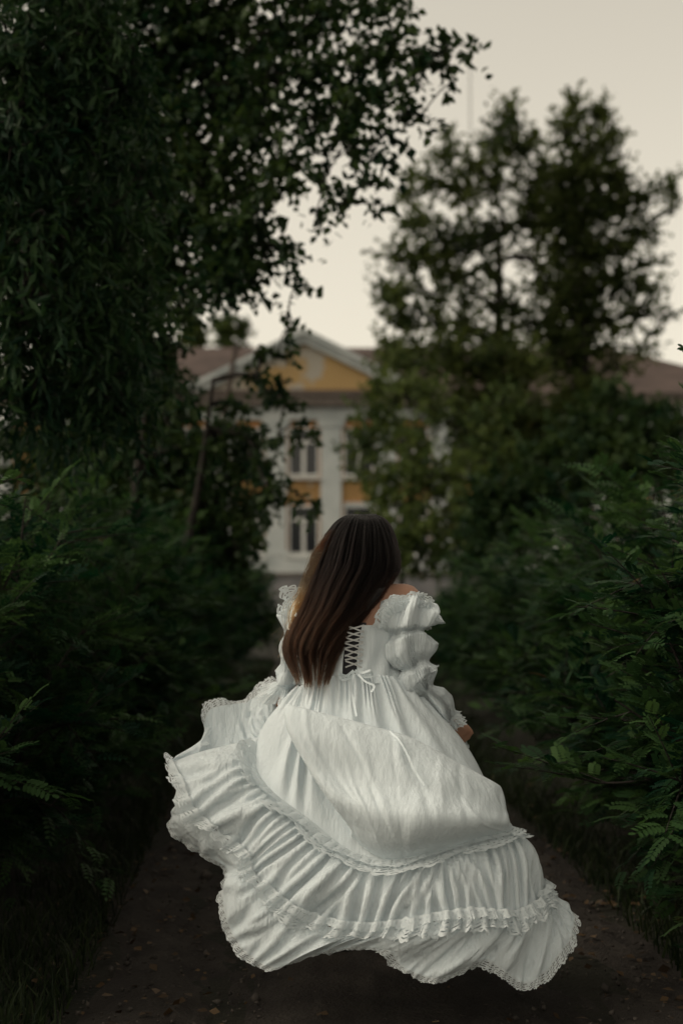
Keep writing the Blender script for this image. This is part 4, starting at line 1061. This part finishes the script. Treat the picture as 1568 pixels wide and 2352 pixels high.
# ---- bodice, lacing and ribbons
def torso_ring(px0, px1, py, dn, thick, n, a0, a1):
    """points round the back and sides of the trunk; angle 0 = right side, 90 deg = back (towards the camera)"""
    a = np.radians(np.linspace(a0, a1, n))
    cx, hw = (px0 + px1) / 2, (px1 - px0) / 2
    return P(cx + hw * np.cos(a), np.full(n, py, float), dn + thick * .5 - thick * .5 * np.sin(a))
TR = [(1436, 712, 928, 4.592, .26), (1455, 708, 926, 4.590, .26), (1480, 704, 922, 4.588, .255), (1515, 698, 920, 4.585, .25), (1550, 690, 926, 4.572, .27), (1572, 682, 938, 4.560, .30)]
def bodice_side(a0, a1, flip):
    n = 60; rows = []
    rr = np.array(TR)
    vs = np.linspace(0, 5, 34)
    R = catmull(rr, vs)
    for r in R: rows.append(torso_ring(r[1], r[2], r[0], r[3], r[4], n, a0, a1))
    S = np.stack(rows, 1)
    rng = np.random.default_rng(81)
    nb_ = grid_normals(S, False); nb_ *= np.sign(np.sum(nb_ * (S - [.05, 4.72, 1.1]), -1, keepdims=True))
    u = np.linspace(0, 1, n)[:, None]; w = np.linspace(0, 1, 34)[None]
    S = S + nb_ * (.004 * np.sin(u * 40 + 3 * np.sin(w * 4)) * (.4 + w) + .004)[..., None]
    return S
b0 = bodice_side(-90, 84.5, False); b1 = bodice_side(100.5, 270, True)
# the opening narrows downwards
bod = pobj('bodice', *join_vf([(b0.reshape(-1, 3), grid_f(60, 34)), (b1.reshape(-1, 3), grid_f(60, 34))]), M['yoke'], dress)
q = torso_ring(708, 928, 1430, 4.597, .255, 14, 78, 110); q2 = torso_ring(700, 922, 1550, 4.582, .26, 14, 78, 110)
S = q[:, None] * (1 - np.linspace(0, 1, 8))[None, :, None] + q2[:, None] * np.linspace(0, 1, 8)[None, :, None]
pobj('back_panel', S.reshape(-1, 3), grid_f(14, 8), M['panel'], dress)

def ribbon(name, pts, width, parent, face=(0, -1, 0), n=30, twist=0.0, mat='yoke'):
    c = catmull(pts, np.linspace(0, len(pts) - 1, n))
    T = unit(np.gradient(c, axis=0)); s = unit(np.cross(T, np.array(face, float)))
    nn = np.cross(s, T)
    a = (twist * np.sin(np.linspace(0, 5, n)))[:, None]
    s = s * np.cos(a) + nn * np.sin(a)
    w = np.linspace(-.5, .5, 4)
    V = c[:, None] + s[:, None] * (w * width)[None, :, None] - nn[:, None] * (.12 * width * (1 - 4 * w ** 2))[None, :, None]
    return pobj(name, V.reshape(-1, 3), grid_f(n, 4), M[mat], parent)
ys = np.linspace(1436, 1532, 8)
for i in range(7):
    for s in (-1, 1):
        xl, xr = 788 + i * .8, 836 - i * .6
        a, b = (xl, xr) if s > 0 else (xr, xl)
        ribbon('lacing', [P(a, ys[i], 4.574), P((a + b) / 2, (ys[i] + ys[i + 1]) / 2, 4.566 - .003 * s), P(b, ys[i + 1] + 3 * math.sin(i * 2.3 + s), 4.574)], .0050, dress, n=10, mat='cord')
for pts in ([(815, 1540), (832, 1545), (850, 1540), (854, 1552), (835, 1554), (816, 1543)], [(812, 1540), (795, 1552), (780, 1548), (786, 1562), (804, 1556), (814, 1542)]):
    ribbon('bow_loop', [P(x, y, 4.548 - .012 * (k % 3 == 2)) for k, (x, y) in enumerate(pts)], .008, dress, n=40, twist=.5)
ribbon('ribbon_tail', [P(812, 1545, 4.545), P(806, 1580, 4.515), P(812, 1615, 4.492), P(818, 1645, 4.475)], .008, dress, twist=.6)
ribbon('ribbon_tail', [P(818, 1545, 4.545), P(838, 1565, 4.52), P(858, 1575, 4.51), P(852, 1590, 4.50)], .007, dress, twist=.6)
ribbon('ribbon_tail', [P(893, 1680, 4.425), P(915, 1700, 4.385), P(935, 1735, 4.352), P(948, 1765, 4.335), P(974, 1804, 4.312)], .0075, dress, twist=.4)

# ---- sleeves: gathered puffs along the arms
def sleeve(path, prof, folds, seed, depth, parent=dress, nu=150, nv=130, squash=.85):
    rng = np.random.default_rng(seed)
    t = np.linspace(0, len(path) - 1, nv)
    c = catmull(path, t)
    pr = np.array(prof) * [1, 1.08]; r = np.interp(np.linspace(0, 1, nv), pr[:, 0], pr[:, 1])
    for _ in range(1): r[1:-1] = (r[:-2] + 2 * r[1:-1] + r[2:]) / 4
    T = unit(np.gradient(c, axis=0)); e1 = unit(np.cross(T, np.array([0, 1.0, 0]))); e2 = np.cross(T, e1)
    a = np.linspace(0, 2 * np.pi, nu, endpoint=False)
    q = np.linspace(0, 1, nv)
    # the gathering threads run unevenly round the arm
    sh = .016 * np.sin(a + rng.uniform(0, 6.3)) + .014 * np.sin(2 * a + rng.uniform(0, 6.3)) + .010 * smooth_noise(rng, nu, 11, True)
    Q = np.clip(q[None] + sh[:, None] * np.sin(np.pi * q)[None] ** .5, 0, 1)
    r0 = np.interp(Q, q, r)
    puff = np.clip((r0 / r.max() - .35) / .65, 0, 1)
    f = np.zeros((nu, nv)); fine = np.zeros((nu, nv))
    for k in range(4):
        fr = max(3, round(folds * rng.uniform(.25, .55))); ph = rng.uniform(0, 6.3); f += np.sin(fr * a[:, None] + ph + 1.1 * np.sin(q * rng.uniform(4, 9) + ph)[None])
        fr = round(folds * rng.uniform(.9, 1.5)); ph = rng.uniform(0, 6.3); fine += np.sin(fr * a[:, None] + ph + .8 * np.sin(q * rng.uniform(3, 8) + ph)[None])
    f = np.sign(f) * np.abs(f) ** .85 / 2.6; fine = -np.abs(fine) ** .7 / 1.8
    lump = np.stack([smooth_noise(rng, nu, 6, True) for _ in range(9)]); lump = catmull(lump, np.linspace(0, 8, nv)).T
    R = r0 * (1 + depth * .75 * f * (.35 + puff) + depth * 1.15 * fine * (1.25 - puff) + .15 * lump * puff)
    V = c[None] + R[..., None] * (np.cos(a)[:, None, None] * e1[None] + squash * np.sin(a)[:, None, None] * e2[None]) + T[None] * (.006 * lump * puff)[..., None]
    pobj('sleeve', V.reshape(-1, 3), grid_f(nu, nv, True), M['dress'], parent)
    return V, c, e1, e2, r
k7 = 1 / 702.0
pathR = [P(944, 1384, 4.66), P(938, 1414, 4.64), P(934, 1450, 4.64), P(938, 1490, 4.635), P(950, 1528, 4.64), P(958, 1556, 4.645), P(980, 1588, 4.66), P(1002, 1618, 4.685), P(1018, 1648, 4.71)]
profR = [(0, 40 * k7), (.03, 56 * k7), (.12, 68 * k7), (.20, 58 * k7), (.245, 38 * k7), (.26, 38 * k7), (.30, 52 * k7), (.37, 58 * k7), (.44, 50 * k7), (.49, 33 * k7), (.505, 33 * k7), (.55, 47 * k7), (.62, 50 * k7), (.68, 40 * k7), (.73, 19 * k7), (.745, 19 * k7), (.82, 34 * k7), (.90, 39 * k7), (.96, 34 * k7), (1, 30 * k7)]
VR, cR, e1, e2, rr = sleeve(pathR, profR, 19, 91, .24)
pathL = [P(690, 1385, 4.67), P(686, 1420, 4.66), P(680, 1460, 4.655), P(672, 1500, 4.66), P(668, 1535, 4.67), P(662, 1562, 4.69), P(656, 1590, 4.73)]
profL = [(0, 22 * k7), (.05, 34 * k7), (.16, 40 * k7), (.30, 28 * k7), (.36, 26 * k7), (.48, 36 * k7), (.60, 26 * k7), (.66, 24 * k7), (.78, 32 * k7), (.88, 18 * k7), (1, 34 * k7)]
VL, cL, f1, f2, rl = sleeve(pathL, profL, 14, 92, .22)
def ring_lace(V, j, width, pleats, seed, outward=.5):
    root = np.concatenate([V[:, j], V[:1, j]]); ctr = V[:, j].mean(0); ax = unit(V[:, j].mean(0) - V[:, j - 6].mean(0)) if j > 5 else unit(V[:, 0].mean(0) - V[:, 6].mean(0))
    rad = unit(root - ctr); n = len(root)
    tt = np.linspace(0, n - 1, 260)
    root, rad = catmull(root, tt), unit(catmull(rad, tt))
    d = unit(ax[None] + outward * rad)
    lace_strip('sleeve_lace', root, d, width, pleats, .006, rad, dress, seed=seed)
ring_lace(VR, 129, .034, 14, 11, .30)
ring_lace(VL, 129, .040, 14, 12, .6)
# neckline ruffles standing off both shoulders
def ruffle(pts, tips, width, pleats, seed, layers=2):
    c = catmull(pts, np.linspace(0, len(pts) - 1, 200)); d = unit(catmull(tips, np.linspace(0, len(tips) - 1, 200)))
    for k in range(layers):
        lace_strip('neckline_lace', c + d * (-.012 * k) + np.array([0, -.006 * k, 0]), d, width * (1 - .2 * k), pleats, .009, np.tile([0, -1.0, .15], (200, 1)), dress, seed=seed + k, vary=.3)
ruffle([P(876, 1442, 4.588), P(884, 1420, 4.58), P(905, 1400, 4.585), P(945, 1390, 4.59), P(980, 1390, 4.60), P(992, 1425, 4.61)],
       [(-.8, -.2, .1), (-.8, -.2, .5), (-.5, -.1, .8), (.2, -.1, 1), (.8, -.1, .7), (.9, -.1, -.1)], .032, 15, 15)
ruffle([P(700, 1440, 4.62), P(676, 1425, 4.63), P(664, 1398, 4.64), P(674, 1376, 4.66), P(700, 1372, 4.68), P(716, 1384, 4.66)],
       [(-.4, -.1, -.8), (-.9, -.1, -.3), (-1, -.1, .3), (-.6, -.1, .8), (.1, -.1, 1), (.5, 0, .6)], .036, 12, 17)
ruffle([P(925, 1352, 4.80), P(945, 1362, 4.79), P(956, 1378, 4.78)], [(.2, .2, 1), (.6, .2, 1), (.9, .1, .6)], .014, 6, 19, 1)
# front neckline edge and skirt lifted in the right hand
hold = [[(1012, 1655, 4.80), (1040, 1668, 4.82), (1056, 1690, 4.83), (1066, 1722, 4.84)], [(1000, 1700, 4.78), (1020, 1705, 4.79), (1036, 1720, 4.80), (1050, 1745, 4.81)], [(985, 1740, 4.76), (1005, 1750, 4.77), (1025, 1765, 4.78), (1040, 1790, 4.80)]]
H_ = np.array(hold, float); Hc = P(H_[..., 0], H_[..., 1], H_[..., 2])
S = np.stack([catmull(np.stack([catmull(Hc[i], np.array([x]))[0] for i in range(3)]), np.linspace(0, 2, 14)) for x in np.linspace(0, 3, 40)])
S = S + np.array([0, -1, 0]) * (.006 * np.sin(np.linspace(0, 16, 40)))[:, None, None]
pobj('lifted_skirt_edge', S.reshape(-1, 3), grid_f(40, 14), M['dress'], dress)
e = S[:, 0]; ee = catmull(e, np.linspace(0, 39, 160))
lace_strip('hem_lace', ee, unit(np.tile([.75, -.1, .5], (160, 1))), .026, 9, .007, np.tile([0, -1.0, 0], (160, 1)), dress, seed=21)
